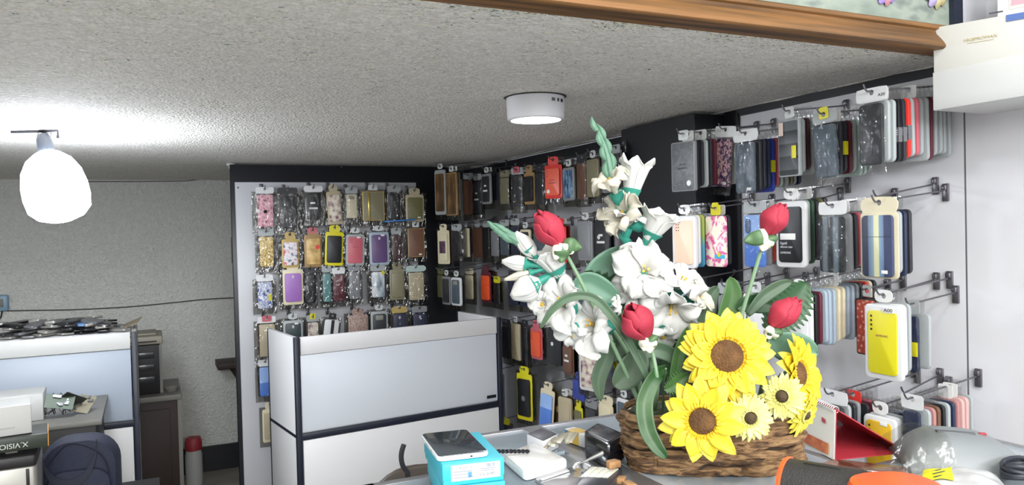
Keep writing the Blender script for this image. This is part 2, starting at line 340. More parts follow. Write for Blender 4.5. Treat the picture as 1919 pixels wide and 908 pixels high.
# ------------------------------------------------------------------ white shop counters
def counter(name, lab, c, rz, wdt, dep, pan=None, wh=None):
    """near-left corner at origin, front along +x, depth along +y"""
    mw = wh or m_white; H = CT; t = thing(name, lab, 'counter', (c.x, c.y, 0), rz); e = .012
    zb = H-.40                                                  # dark band level
    MB().box((wdt/2, .0, H-.037), (wdt-.03, .016, .074), b=.001).build('top_rail', mw, t)
    MB().box((wdt/2, .006, (zb+H-.076)/2), (wdt-.03, .012, H-.078-zb), b=.001).build('front_panel', pan or mat('bluish_panel', 'dde3ec', .3), t)
    MB().box((wdt/2, .0, (zb-.03)/2), (wdt-.03, .016, zb-.034), b=.001).build('lower_panel', mw, t)
    for s in (0, 1): MB().box((s*wdt, dep/2, H/2), (.018, dep-.024, H), b=.001).build('side_panel', mw, t)
    MB().box((wdt/2, dep-.012, zb/2), (wdt-.03, .016, zb), b=.001).build('back_panel', mw, t)
    MB().box((wdt/2, dep/2+.01, zb-.01), (wdt-.02, dep-.03, .018)).build('inner_shelf', mw, t)
    for s in (0, 1): MB().box((s*wdt, 0, H/2), (.022, .022, H+.001), b=.001).build('corner_edge', m_navyb, t)
    MB().box((wdt/2, -.003, zb-.016), (wdt, .014, .026), b=.001).build('edge_band', m_navyb, t)
    for s in (0, 1): MB().box((s*wdt, dep/2, zb-.014), (.021, dep, .013)).build('edge_band', m_navyb, t)
    for s in (0, 1): MB().box((s*wdt, dep-.006, H/2), (.020, .012, H)).build('rear_edge', m_navyb, t)
    return t
p1, p2, p3 = hz(555, 632, CT), hz(497, 617, CT), hz(933.7, 594.5, CT)
d = p3-p1; rz = math.atan2(d.y, d.x)
rc = counter('shop_counter', 'white box-shaped counter with black edges in front of the back display', p1, rz, d.length, .40)
MB().box((d.length-.055, -.010, CT-.375), (.05, .003, .014)).build('badge', m_black, rc)
lc0, lc1 = hz(0, 639, CT), hz(248, 622, CT)
lw = .95
lc = counter('shop_counter', 'white counter at left piled with loose old handsets', V((lc1.x-lw+.005, 3.918, 0)), 0, lw, .42, mat('bluish_panel_dimmed', 'a8b2bf', .35), mat('white_laminate_dimmed', 'cfcfcc', .4))  # left counter colours darkened to offset the strong light of the near bulb
MB().box((lw/2, .22, CT-.012), (lw-.03, .36, .02), b=.001).build('top_board', m_white, lc)
# ------------------------------------------------------------------ hanging phone cases
film = film_mat('clear_film', .04, 'f6f6f6', rough=.05, strength=1.0)
film_d = film_mat('smoky_film', .07, '9a9892', rough=.15)
PAL = {'black': '17181c', 'dark': '2a2c31', 'grey': '85878a', 'clear': '9fa4a5', 'white': 'd9dadb', 'red': 'd8372f', 'pink': 'c8a09c', 'rose': 'c05e6a', 'amber': 'dcae1c', 'dusty': 'a87876', 'maroon': '5a2430', 'navy': '232b44',
       'blue': '2c3f9c', 'mint': 'a9bdb6', 'green': '33523c', 'olive': '6a6844', 'cream': 'd8ceb0', 'beige': 'b5a98d', 'brown': '6b4a38', 'tan': '9c7c50', 'purple': '5b4370', 'yellow': 'd8cf1e',
       'orange': 'e2552b', 'slate': '4c5964', 'sky': '9fadba', 'teal': '5c8a8a', 'wine': '43262c', 'gold': 'b99f5c', 'lime': '8c9a3f', 'coral': 'e8624a', 'peach': 'f2c9b0', 'violet': '9b6bb5', 'khaki': '807b62', 'dteal': '24363a'}
def case_m(c, rough=.38): return mat('case_'+c, PAL[c], rough)
m_shell = mat('blister_shell', 'c9cdcd', .25, coat=.3)
m_shell_d = mat('blister_shell_smoky', '96989a', .25, coat=.3)
m_header = mat('header_card', 'e3e3e1', .45)
m_hole = mat('camera_hole', '3a2a2a', .4)
m_ink = mat('ink_black', '1a1a1a', .6)
P_FLORAL = ramp_mat('print_dark_blossom', 'noise', 70, [(.36, '2b2440'), (.46, '5d4a72'), (.52, 'c98a96'), (.58, 'e6c8c4'), (.66, '8a4a58')], dist=1)
P_BLOSSOM = ramp_mat('print_pink_blossom', 'noise', 34, [(.36, 'f3ecd2'), (.47, 'f6e6dc'), (.52, 'ef9fc0'), (.58, 'd84a7c'), (.64, 'c86ab8'), (.72, 'e7d36a')], dist=.8)
P_PINKART = ramp_mat('print_pink_art', 'noise', 42, [(.3, '4a2c3c'), (.41, 'd79aa8'), (.5, 'e3b3bd'), (.6, 'c9808f'), (.69, '5b3546')])
P_LACE = ramp_mat('print_gold_lace', 'voronoi', 95, [(.1, '5a451e'), (.35, 'b7954c'), (.7, 'e3cb86')], .3)
P_WHITEART = ramp_mat('print_white_art', 'noise', 36, [(.3, '39405c'), (.42, 'd6d4dc'), (.52, 'e9e6e8'), (.6, 'c98c98'), (.7, 'c23b34')])
P_BLUEART = ramp_mat('print_blue_art', 'noise', 30, [(.34, '23357e'), (.44, 'dfe4ee'), (.5, '3c55a8'), (.57, 'e8ebf2'), (.66, '6f7fa4')], dist=.6)
P_BEIGEART = ramp_mat('print_beige_art', 'noise', 34, [(.34, 'e3ddcf'), (.48, 'd3c7b5'), (.58, '9a7a84'), (.68, '4a3340')])
P_CITY = ramp_mat('print_blue_city', 'noise', 50, [(.35, '1d2e46'), (.48, '4b7094'), (.58, '8fb2cc'), (.66, '39556f')], mscale=(1.6, 1, .5))
P_MARBLE = ramp_mat('print_grey_marble', 'noise', 26, [(.35, '54575a'), (.5, '606365'), (.56, '6c6f70'), (.62, '585b5d')], dist=1.5)
P_COPPER = ramp_mat('print_copper', 'noise', 30, [(.3, '35271a'), (.5, '5f4529'), (.65, '8a6a40')], .3, (1, 1, .3))
P_SKYART = ramp_mat('print_sky', 'noise', 22, [(.34, '6f7d88'), (.5, 'b8c4cc'), (.6, 'e4e9ec')], mscale=(1, 1, .5))
P_STRIPE = ramp_mat('print_navy_cream_stripe', 'grad_x', (-.045, .045), [(0, '343a50'), (.23, '2e344a'), (.26, '6a7f9a'), (.40, '8ea2b4'), (.43, 'd8d8ae'), (.56, 'dadcb0'), (.585, '7f9ab6'), (.70, '6d83a2'), (.73, '3a4260'), (1, '3c4464')], interp='LINEAR')
P_WAVE = ramp_mat('print_grey_wave', 'wave_x', 9.5, [(.25, '1d2226'), (.5, '48525a'), (.8, '6d7981')], dist=2.2, mscale=(1, 1, .14))
P_BLUE2 = ramp_mat('print_blue_two_tone', 'grad_z', (-.2, 0), [(0, '4c78cf'), (.47, '5a86da'), (.475, '9bbdf0'), (1, '86aae6')], interp='LINEAR')
P_RAINBOW = ramp_mat('print_green_blue', 'grad_z', (-.2, 0), [(0, '3a7fa8'), (.4, '4f96a8'), (.55, '8aa84c'), (1, 'a8a84e')])
P_GRID = ramp_mat('print_smoky_grid', 'grad_z', (-.19, -.02), [(0, '4d5357'), (.18, '25292c'), (.2, '545a5e'), (.4, '25292c'), (.42, '565c60'), (.6, '25292c'), (.62, '565c60'), (.8, '25292c'), (.82, '5a6064'), (1, '5a6064')], interp='LINEAR')
P_DOTS = ramp_mat('print_coral_dots', 'voronoi', 95, [(.2, 'f4c8b8'), (.4, 'e0604c'), (.8, 'c8503c')])
P_KRAFT = ramp_mat('print_gold_kraft', 'noise', 24, [(.36, 'b08d50'), (.5, 'd0ad6e'), (.6, 'dcc085'), (.7, 'c4a05e')])
P_ROSECARD = ramp_mat('print_rose_lace', 'noise', 60, [(.38, 'a9968a'), (.5, '8d6a64'), (.6, 'b8a498'), (.68, '7a5450')])
PRN = dict(floral=P_FLORAL, blossom=P_BLOSSOM, pinkart=P_PINKART, lace=P_LACE, whiteart=P_WHITEART, blueart=P_BLUEART, beigeart=P_BEIGEART, city=P_CITY, marble=P_MARBLE, copper=P_COPPER, skyart=P_SKYART, stripe=P_STRIPE,
           wave=P_WAVE, blue2=P_BLUE2, rainbow=P_RAINBOW, grid=P_GRID, dots=P_DOTS, kraft=P_KRAFT, rosecard=P_ROSECARD)
def pm(c): return PRN[c] if c in PRN else case_m(c)
def plate_hole(mb, w, h, zc, t, y, hr=.0065, hzc=None, rad=.006):
    """thin card with a real peg hole; outline by angle round the hole"""
    n = 28; hc = zc if hzc is None else hzc; o = []; i = []
    for k in range(n):
        a = 2*PI*k/n; c, s = math.cos(a), math.sin(a); q = 8 if rad < .01 else 3
        up = zc+h/2-hc; dn = hc-(zc-h/2); hh = up if s > 0 else dn
        r = (abs(c/(w/2))**q+abs(s/hh)**q)**(-1/q)
        o.append((c*r, s*r+hc)); i.append((c*hr, s*hr+hc))
    vs = [(p[0], y+d, p[1]) for d in (0, -t) for p in o]+[(p[0], y+d, p[1]) for d in (0, -t) for p in i]
    fs = []
    for k in range(n):
        j = (k+1) % n
        fs += [(k, j, n+j, n+k), (2*n+k, 3*n+k, 3*n+j, 2*n+j), (k, 2*n+k, 2*n+j, j), (n+k, n+j, 3*n+j, 3*n+k)]
    mb.add(vs, fs)
HDR = .026                                      # peg hole above the top of the pack
def front_pack(M, w, h, style, outer, inner, label, group, ex=''):
    """local frame: peg hole at origin, x across, z up, front = -y"""
    t = thing('hanging_phone_case', label, 'phone case', group=group, M=M)
    zc = -HDR-h/2+.004; T = .012
    TR = Matrix.Translation
    def prism(wd, ht, r, y0, y1, b, cx=0, cz=0): return MB().slab(rrect(wd, ht, r, 4), -y0, -y1, b, TR((cx, 0, zc+cz)) @ FR)
    yf = -T/2
    if style == 'blister':
        prism(w, h, .012, T/2, -T/2, .003).build('shell', pm(outer) if outer in PAL else m_shell, t)
        iw, ih = w*.78, h*.84
        prism(iw, ih, .010, yf+.0015, yf-.003, .0015, 0, -h*.005).build('case', pm(inner), t); cw, ch, cy = iw, ih, yf-.003
        hb = MB(); plate_hole(hb, w*.48, .03, -.002, .0016, 0, rad=.02); hb.build('hang_tab', m_header if 'whitetab' in ex else m_shell, t)
    elif style == 'card':
        cm = MB(); cm.slab(rrect(w, h, .010, 4), .0005, .0035, .0005, TR((0, 0, zc)) @ FR)
        cm.build('backing_card', pm(outer), t)
        hb = MB(); plate_hole(hb, w*(.985 if 'dome' in ex else .6), .046, -.009, .0028, -.0006, hr=.007, hzc=0, rad=.03); hb.build('hang_tab', pm(outer), t)
        iw, ih = w*.80, h*(.93 if 'dome' in ex else .80)
        prism(iw, ih, .010, -.0035, -.0125, .002, 0, -h*.012).build('case', pm(inner), t); cw, ch, cy = iw, ih, -.0125
    elif style == 'bag':
        iw, ih = w*.82, h*.93
        prism(iw, ih, .009, .004, -.006, .002).build('case', pm(inner), t); cw, ch, cy = iw, ih, -.006
        hw = w*(1.12 if 'wide' in ex else .95); hh = .034
        hb = MB(); plate_hole(hb, hw, hh, -.006, .0012, .0012, hzc=0, rad=.004); hb.build('header_card', pm(outer), t)
        fs = R.random()*9
        def f(u, v):
            x = (u-.5)*w*1.07; z = -.02-v*(h+.022)
            return (x, -.0105-.0016*math.sin(u*11+fs)*math.sin(v*17+fs*2)+.006*(abs(u-.5)*2)**6, z)
        MB().grid(f, 14, 22).build('clear_bag', film, t)
    elif style == 'box':
        prism(w, h, .006, T/2, -T/2, .002).build('case_box', pm(outer), t)
        iw, ih = w*.9, h*.95; prism(iw, ih, .005, yf+.001, yf-.001, .0005).build('front_window', pm(inner), t); cw, ch, cy = iw, ih, yf-.001
        hb = MB(); plate_hole(hb, w*.42, .03, -.002, .0012, 0, rad=.004); hb.build('hang_tab', m_shell, t)
    else:                                        # bare case with a small tab
        prism(w, h, .011, .005, -.005, .0025).build('case', pm(inner), t); iw = cw = w; ih = ch = h; cy = -.005
        hb = MB(); plate_hole(hb, w*.5, .032, -.004, .0012, 0, hzc=0, rad=.004); hb.build('hang_tab', pm(outer), t)
    ztop = zc+ch/2
    if 'smoky' in ex:
        fs2 = R.random()*9; yb = .0075+R.random()*.003
        def fb(u, v): return ((u-.5)*w*1.36, yb+.0016*math.sin(u*13+fs2)*math.sin(v*15+fs2), -.012-v*(h+.036))
        MB().grid(fb, 12, 18).build('bag_backing', film_d, t)
    if 'cam4' in ex or 'cam3' in ex:
        hb = MB()
        for k in range(3 if 'cam3' in ex else 4): hb.lathe([(.001, 0), (.003, 0), (.003, .0006), (.001, .0006)], 12, axis_frame((-cw*.36, cy+.0002, ztop-.014-k*.0105), (0, -1, 0)))
        hb.build('camera_hole', m_hole, t)
    if 'camdots' in ex:
        hb = MB()
        for k in range(3):
            for q in range(2): hb.lathe([(.001, 0), (.0022, 0), (.0022, .0006), (.001, .0006)], 10, axis_frame((-cw*.36+q*.009, cy+.0002, ztop-.014-k*.009), (0, -1, 0)))
        hb.build('camera_hole', m_hole, t)
    if 'campill' in ex:
        MB().slab(rrect(.021, .042, .0104, 5), 0, .002, .0006, TR((-cw*.27, cy+.0005, ztop-.032)) @ FR).build('camera_island', mat('case_denim', '41608f', .4), t)
        hb = MB()
        for k in range(2): hb.lathe([(.001, 0), (.007, 0), (.007, .0008), (.001, .0008)], 16, axis_frame((-cw*.27, cy-.0014, ztop-.023-k*.018), (0, -1, 0)))
        hb.build('camera_hole', mat('lens_glint', '8b94a8', .12, .5), t)
    if 'camc' in ex: MB().slab(rrect(.011, .016, .004, 4), 0, .0008, .0003, TR((0, cy+.0002, ztop-.02)) @ FR).build('camera_hole', mat('hole_pale', 'c9b8cf', .4), t)
    if 'camsq' in ex: MB().slab(rrect(cw*.55, ch*.16, .003, 3), 0, .0008, .0003, TR((0, cy+.0002, ztop-ch*.13)) @ FR).build('camera_hole', mat('hole_grey', '8f8d84', .5), t)
    if 'ring' in ex:
        bm = MB().lathe([(.0075, 0), (.0095, .0004), (.0095, .0022), (.0075, .0022), (.0075, 0)], 20, axis_frame((0, cy, zc-.004), (0, -1, 0))); bm.build('finger_ring', m_dsteel, t)
    if 'word' in ex: text(t, 'SAMSUNG', (0, cy-.0002, zc+ch*.1), .0075, mat('word_tone', '6b5a2a' if inner == 'yellow' else '8a4550', .5))
    if 'a00' in ex:
        MB().slab(rrect(.034, .0125, .002, 3), 0, .0008, .0002, TR((cw*.24, cy-.0002, ztop+.002)) @ FR).build('sticker', m_header, t)
        text(t, 'A00', (cw*.24, cy-.0012, ztop+.002), .0115, m_ink, sx=1.25)
    if 'a20' in ex: text(t, 'A20', (w*.36, -.0004, -.009), .0095, m_ink, sx=1.2)
    if 'sticker' in ex: MB().slab(rrect(.017, .008, .001, 2), 0, .0008, .0002, TR((cw*.25, cy-.0002, zc-ch*.43)) @ FR).build('sticker', m_header, t)
    if 'stopr' in ex: MB().slab(rrect(.02, .009, .001, 2), 0, .0008, .0002, TR((cw*.22, cy-.0002, ztop-.004)) @ FR).build('sticker', m_header, t)
    if 'round' in ex: MB().lathe([(.001, 0), (.0085, 0), (.0085, .0006), (.001, .0006)], 18, axis_frame((cw*.28 if 'roundl' not in ex else -cw*.3, cy, zc-ch*.36), (0, -1, 0))).build('sticker', m_header, t)
    if 'text' in ex:
        for k, (s, q) in enumerate((('SILICON', .007), ('SAMSUNG', .009))): text(t, s, (0, cy-.0002, zc+.006-k*.012), q, mat('word_dark', '1d1f22', .5))
    if 'csc' in ex:                              # printed black insert card
        MB().slab(rrect(cw*.66, .017, .001, 2), 0, .0006, .0002, TR((-cw*.08, cy, zc-.006)) @ FR).build('sticker', m_header, t)
        for s, dz, q in (('liquid', -.024, .011), ('silicone case', -.034, .0085), ('SAMSUNG', -.05, .008)): text(t, s, (-cw*.41, cy-.0003, zc+dz), q, mat('word_white', 'c9ccd2', .5), align='LEFT')
    if 'ytag' in ex: MB().slab(rrect(.016, .034, .001, 2), 0, .0008, .0002, TR((cw*.34, cy-.003, zc-ch*.08)) @ FR).build('yellow_tag', case_m('yellow'), t)
    if 'ycap' in ex: 
        hb = MB(); plate_hole(hb, .03, .03, .004, .0012, -.0015, hzc=0, rad=.004); hb.build('yellow_tag', case_m('yellow'), t)
    if 'ycorner' in ex: MB().lathe([(.001, 0), (.011, 0), (.011, .0006), (.001, .0006)], 8, axis_frame((cw*.38, cy-.002, ztop-.004), (0, -1, 0))).build('sticker', case_m('yellow'), t)
    if 'ytable' in ex: 
        MB().slab(rrect(cw*.52, .012, .001, 2), 0, .0008, .0002, TR((cw*.22, cy, zc-ch*.3)) @ FR).build('blue_sticker', mat('tag_cyan', '3aa6d0', .5), t)
        MB().lathe([(.001, 0), (.007, 0), (.007, .0006), (.001, .0006)], 14, axis_frame((cw*.2, cy-.0008, zc-ch*.26), (0, -1, 0))).build('yellow_sticker', case_m('yellow'), t)
    if 'skull' in ex: MB().lathe([(.001, 0), (.013, 0), (.013, .0006), (.001, .0006)], 20, axis_frame((0, cy, zc-.006), (0, -1, 0))).build('grey_emblem', mat('emblem_grey', '6a6a66', .5), t)
    if 'disc' in ex: MB().lathe([(.001, 0), (.009, 0), (.009, .0006), (.001, .0006)], 16, axis_frame((-cw*.2, cy, zc+.01), (0, -1, 0))).build('white_disc', m_header, t)
    if 'bars' in ex:
        hb = MB()
        for k, (q, ww) in enumerate(((.18, .3), (-.1, .6))): hb.slab(rrect(cw*ww, .009, .002, 2), 0, .0006, .0002, TR((-cw*.05, cy, zc+ch*q*.7)) @ FR)
        hb.build('pale_label', m_header, t)
    if 'photo' in ex: MB().slab(rrect(w*.5, h*.36, .002, 2), 0, .0008, .0002, TR((0, cy, zc)) @ FR).build('picture', mat('picture_rose', '70404c', .5, var=(60, '2a2a44')), t)
    if 'stripe' in ex: MB().slab(rrect(cw*.22, ch*.98, .001, 2), 0, .0008, .0002, TR((cw*.06, cy, zc)) @ FR).build('black_band', m_ink, t)
    if 'snap' in ex: MB().slab(rrect(.022, .011, .005, 3), 0, .003, .0008, TR((-cw*.48, cy, zc-.002)) @ FR).build('clasp', m_header, t)
    if 'spine' in ex: MB().box((-cw*.22, cy-.0006, zc), (cw*.1, .002, ch*.98), b=.0006).build('gold_strip', mat('foil_gold', 'd8b95a', .2, .9), t)
    if 'fold' in ex: MB().box((0, cy-.0003, zc+ch*.14), (cw*.99, .0008, .0007)).build('fold_line', mat('fold_dark', '3a3c44', .6), t)
    if 'redcap' in ex:
        hb = MB(); plate_hole(hb, w*.5, .03, 0, .0012, -.003, rad=.004); hb.build('red_tag', case_m('rose'), t)
    if 'floralpatch' in ex: MB().lathe([(.001, 0), (.012, 0), (.012, .0006), (.001, .0006)], 7, axis_frame((cw*.3, cy, zc+.02), (0, -1, 0))).build('red_blossom', case_m('red'), t)
    if 'strap' in ex: MB().box((-cw*.33, cy-.003, ztop-.02), (.014, .002, .036)).build('pale_tag', mat('tag_rose', 'd6c2b6', .5), t)
    return t
LOOK = {'clear': 'clear'}
ORD = ['second', 'third', 'fourth', 'fifth', 'sixth', 'seventh', 'eighth', 'ninth', 'tenth', 'eleventh', 'twelfth', 'thirteenth', 'fourteenth', 'fifteenth', 'sixteenth', 'seventeenth']
m_tab = film_mat('tab_film', .10, 'f6f6f6', 70, .6)
stackN = 0
def stack_pack(M, w, h, col, label, group, extra=''):
    t = tag(MB().slab(rrect(w, h, .011, 3), -.0052, .0052, .0025, Matrix.Translation((0, 0, -HDR-h/2+.004)) @ FR).build('hanging_phone_case', pm(col)), label, 'phone case', group)
    t.matrix_world = M
    hb = MB(); plate_hole(hb, w*.55, .032, -.006, .001, .0005, hzc=0, rad=.004); hb.build('hang_tab', m_header if R.random() < .16 else m_tab, t)
    if extra == 'CASE':
        MB().box((w*.1, -.0058, -HDR-h*.55), (w*.79, .0006, .034)).box((w*.485, -.0002, -HDR-h*.55), (w*.035, .0118, .034)).build('label_band', mat('band_grey', '6a6a6e', .5), t)
        text(t, 'CASE', (w*.2, -.0063, -HDR-h*.52), .017, mat('word_white', 'c9ccd2', .5), sx=1.1)
    if extra == 'ytag': MB().box((w*.47, -.001, -HDR-h*.5), (w*.1, .0112, .034)).build('yellow_tag', case_m('yellow'), t)
    return t
def hook(base, tip, label, group):
    """plate on the board and a round rod with an upturned end; holes hang on the rod"""
    d = (tip-base); L = d.length; M = frame(base, (d.x, d.y, 0)); dz = d.z
    t = thing('hanging_hook', label, 'display hook', group=group, M=M); l = math.hypot(d.x, d.y)
    MB().box((.004, 0, -.004), (.007, .017, .044), b=.0015).box((.010, 0, .008), (.008, .012, .012), b=.001).build('plate', m_steel, t)
    MB().tube([(.012, 0, .0), (l-.004, 0, dz), (l, 0, dz+.003), (l+.005, 0, dz+.009), (l+.008, 0, dz+.016)], .0022, 7).build('rod', m_steel, t)
    return t
UPX = V((-1, 0, 0))
def hang(wall, box, style, outer, inner, desc, place, stack='', short='', ex='', Xf=None, rot=0, hk=True, maxw=.093, droop=.1):
    """one hook: pixel box of the front pack (body), then the packs behind it"""
    x0, y0, x1, y1 = box; xc, yc = (x0+x1)/2, (y0+y1)/2
    if wall == 'R': Xf = 1.585 if Xf is None else Xf; P = hx(xc, yc, Xf); th = -PI/2; out = V((-1, 0, 0))
    else: Xf = 4.10 if Xf is None else Xf; P = hy(xc, yc, Xf); th = 0; out = V((0, -1, 0))
    th += math.radians(rot)
    def solve(th):
        nrm = V((math.sin(th), -math.cos(th), 0)); q = []
        for xx in (x0, x1):
            d = ray(xx, yc); q.append(EO+d*((P-EO).dot(nrm)/d.dot(nrm)))
        return (q[0]-q[1]).length, (q[0]+q[1])/2
    wd, Pc = solve(th)
    k = 0
    while wall == 'R' and wd > maxw and k < 50: th += .02; k += 1; wd, Pc = solve(th)
    wd = max(.03, min(wd, .125)); Pc = P
    dep = (P-EO).dot(CF); h = (y1-y0)/FPX*dep
    hole = V((P.x, P.y, P.z+h/2+HDR-.004))
    M = Matrix.Translation(hole-V((0, 0, .0038))) @ Matrix.Rotation(th, 4, 'Z')
    if 'tilt' in ex: M = M @ Matrix.Rotation(math.radians(float(ex.split('tilt')[1].split()[0])), 4, 'Y')
    wname = {'R': 'right wall', 'B': 'back panel'}[wall]
    grp = 'phone cases hanging on the '+wname
    if wall == 'B' or P.y > cY1: ex = ex+' smoky'
    front_pack(M, wd, h, style, outer, inner, desc+', '+place, grp, ex)
    face = (WX-.02) if wall == 'R' else PY-.008
    if wall == 'R' and cY0-.02 < P.y < cY1: face = colx
    if wall == 'B' and P.x > xw: face = PY-.015
    gap = face-(P.x if wall == 'R' else P.y)
    items = [s for s in stack.split() if s]; step = .0155; n = len(items)
    if n: step = min(.0165, max(.0125, (gap-.03)/n))
    slope = -droop
    if k: step = max(step, .0128/math.cos(k*.02))
    items = [q for i, q in enumerate(items) if step*(i+1) < gap-.010]
    for i, it in enumerate(items):
        c, _, e = it.partition(':'); dd = -out*(step*(i+1)); j = R.uniform(-1, 1)
        c2 = {'clear': 'clear-backed'}.get(c, PRN and c)
        nm = {'rainbow': 'green-to-blue', 'dots': 'coral dotted', 'marble': 'marbled', 'blossom': 'floral', 'kraft': 'gold kraft', 'clear': 'clear'}.get(c, c)
        hh = h*R.uniform(.9, 1.0); ww = max(.066, min(.088, wd*R.uniform(.94, 1.02)))
        Ms = Matrix.Translation(hole+dd+V((0, 0, -.0038-slope*0)) + V((0, 0, droop*step*(i+1)))) @ Matrix.Rotation(th*(1 if abs(rot) < 1 else .0)+(0 if wall == 'B' else 0)+(R.uniform(-.02, .02)), 4, 'Z') @ Matrix.Rotation(R.uniform(-.012, .012), 4, 'Y')
        if k: Ms = Matrix.Translation(hole+dd+V((0, 0, -.0038+droop*step*(i+1)))) @ Matrix.Rotation(th, 4, 'Z')
        lb = f'{nm} case seen edge-on, {ORD[i]} on the hook of the {short or desc}'
        if 'back panel' in wname: lb += ', back panel'
        stack_pack(Ms, ww, hh, c, lb if len(lb.split()) <= 16 else lb.replace(' seen edge-on', ''), grp, e)
    if hk:
        b = V(hole); t2 = V(hole)
        if wall == 'R': b.x = face; b.z = hole.z+droop*gap
        else: b.y = face; b.z = hole.z+droop*gap
        t2 = hole+out*.018+V((0, 0, -droop*.018))
        hook(b, t2, f'metal display hook holding the {short or desc}', 'display hooks on the '+wname)
def bare_hook(px, py, L, desc, Xb=None):
    b = hx(px, py, (WX-.02) if Xb is None else Xb)
    hook(b, b+V((-L, 0, -.03)), desc, 'display hooks on the right wall')
# ------------------------------------------------------------------ stock on the back panel
def B(box, style, outer, inner, desc, place, **k): hang('B', box, style, outer, inner, desc, place, **k)
def W(box, style, outer, inner, desc, place, **k): hang('R', box, style, outer, inner, desc, place, **k)
T1, T2, T3, T4 = 'top row of back panel', 'second row of back panel', 'third row of back panel', 'fourth row of back panel'
B((479, 361, 515, 426), 'bag', 'white', 'pinkart', 'pink illustrated flip case with ring and clasp', 'first on '+T1, ex='ring snap', stack='clear clear', short='pink illustrated flip case')
B((520, 362, 560, 428), 'bag', 'dark', 'dark', 'dark case in a smoky bag', 'second on '+T1, stack='dark black', short='dark bagged case')
B((572, 358, 604, 412), 'bag', 'white', 'black', 'black case with pale labels in clear bag', 'third on '+T1, ex='bars wide', stack='clear grey', short='black case with pale labels')
B((611, 357, 638, 419), 'card', 'beige', 'beigeart', 'illustrated case on a tan card', 'fourth on '+T1, stack='tan', short='case on tan card', ex='tilt-3')
B((647, 361, 671, 409), 'bag', 'clear', 'cream', 'pale cream case with square camera opening', 'fifth on '+T1, ex='camsq', stack='clear', short='pale cream case')
B((679, 357, 720, 412), 'box', 'gold', 'khaki', 'gold glossy boxed case', 'sixth on '+T1, ex='spine', stack='gold', short='gold glossy boxed case')
B((726, 358, 752, 412), 'bag', 'clear', 'black', 'black glossy case beside the blue card', 'seventh on '+T1, stack='dark', short='black glossy case')
B((760, 363, 794, 414), 'card', 'beige', 'olive', 'dark olive case on pale framed card', 'last on '+T1, ex='sticker', stack='blue tan', short='olive framed case')
B((484, 440, 515, 500), 'bag', 'clear', 'lace', 'glittery gold lace case', 'first on '+T2, stack='clear clear clear', short='gold lace case')
B((528, 446, 560, 500), 'card', 'gold', 'whiteart', 'white case with red artwork on gold card', 'second on '+T2, stack='gold', short='white case with red artwork')
B((570, 438, 603, 499), 'card', 'tan', 'kraft', 'gold kraft cased pack with red tag and blossom', 'third on '+T2, ex='redcap floralpatch', stack='dark', short='gold kraft pack')
B((611, 433, 645, 496), 'card', 'yellow', 'black', 'black case in a yellow frame', 'fourth on '+T2, ex='tilt3', stack='dark', short='black case in yellow frame')
B((649, 437, 684, 496), 'blister', 'clear', 'rose', 'pink case in clear blister pack', 'fifth on '+T2, ex='camdots word stopr tilt2', stack='clear', short='pink blister case')
B((692, 433, 729, 495), 'blister', 'sky', 'purple', 'purple case in clear blister pack', 'sixth on '+T2, ex='camc word stopr', stack='navy sky', short='purple blister case')
B((733, 437, 753, 488), 'bag', 'clear', 'wine', 'dark wine case half hidden by smoky film', 'seventh on '+T2, stack='dark', short='dark wine case')
B((764, 426, 795, 480), 'box', 'tan', 'brown', 'brown boxed case with tan edges', 'last on '+T2, ex='sticker', stack='dark olive', short='brown boxed case')
B((480, 525, 513, 578), 'bag', 'white', 'blueart', 'white case with blue artwork', 'first on '+T3, ex='ytag', stack='clear', short='blue artwork case')
B((530, 503, 568, 569), 'card', 'cream', 'violet', 'lilac case on a cream card', 'second on '+T3, ex='camc', stack='clear', short='lilac case on cream card')
B((571, 510, 592, 568), 'bag', 'dark', 'black', 'plain black case in dim bag', 'third on '+T3, stack='black', short='plain black case')
B((603, 508, 622, 566), 'bag', 'clear', 'teal', 'greenish case crumpled in clear film', 'fourth on '+T3, short='greenish crumpled case')
B((622, 511, 648, 564), 'bag', 'white', 'maroon', 'maroon glossy case', 'fifth on '+T3, stack='dark', short='maroon glossy case')
B((652, 506, 676, 560), 'bag', 'grey', 'grey', 'grey case in smoky film', 'sixth on '+T3, short='grey smoky case')
B((694, 506, 723, 557), 'bag', 'clear', 'skyart', 'white glossy sky print case with yellow dot', 'seventh on '+T3, ex='ycorner', stack='brown sky', short='sky print case')
B((730, 503, 758, 560), 'card', 'khaki', 'khaki', 'taupe case on a taupe card', 'eighth on '+T3, short='taupe case', stack='dark')
B((763, 507, 797, 562), 'bag', 'mint', 'beige', 'beige case in pale green-grey bag', 'last on '+T3, ex='wide', stack='mint', short='beige case in pale bag')
B((483, 603, 519, 668), 'bag', 'white', 'beige', 'beige case under a crumpled white header', 'first on '+T4, ex='redcap', stack='tan', short='beige case under white header')
B((531, 598, 568, 660), 'blister', 'clear', 'dteal', 'dark green case in white-rimmed blister', 'second on '+T4, ex='stopr camc', stack='clear', short='dark green blister case')
B((575, 600, 599, 655), 'bag', 'clear', 'beigeart', 'patterned pale case under a yellow tag', 'third on '+T4, ex='ycap', short='patterned case under yellow tag')
B((611, 597, 638, 655), 'case', 'black', 'white', 'white case with black centre band', 'fourth on '+T4, ex='stripe tilt8', short='white case with black band')
B((653, 588, 690, 650), 'card', 'rosecard', 'rosecard', 'pinkish lace print card', 'fifth on '+T4, short='pinkish lace card', stack='grey')
B((695, 581, 727, 645), 'blister', 'clear', 'dark', 'dark case in white-rimmed blister', 'sixth on '+T4, ex='camsq', short='dark white-rimmed case')
B((734, 584, 764, 645), 'bag', 'gold', 'navy', 'navy case in goldish crinkled bag', 'seventh on '+T4, ex='camc', stack='gold', short='navy case in goldish bag')
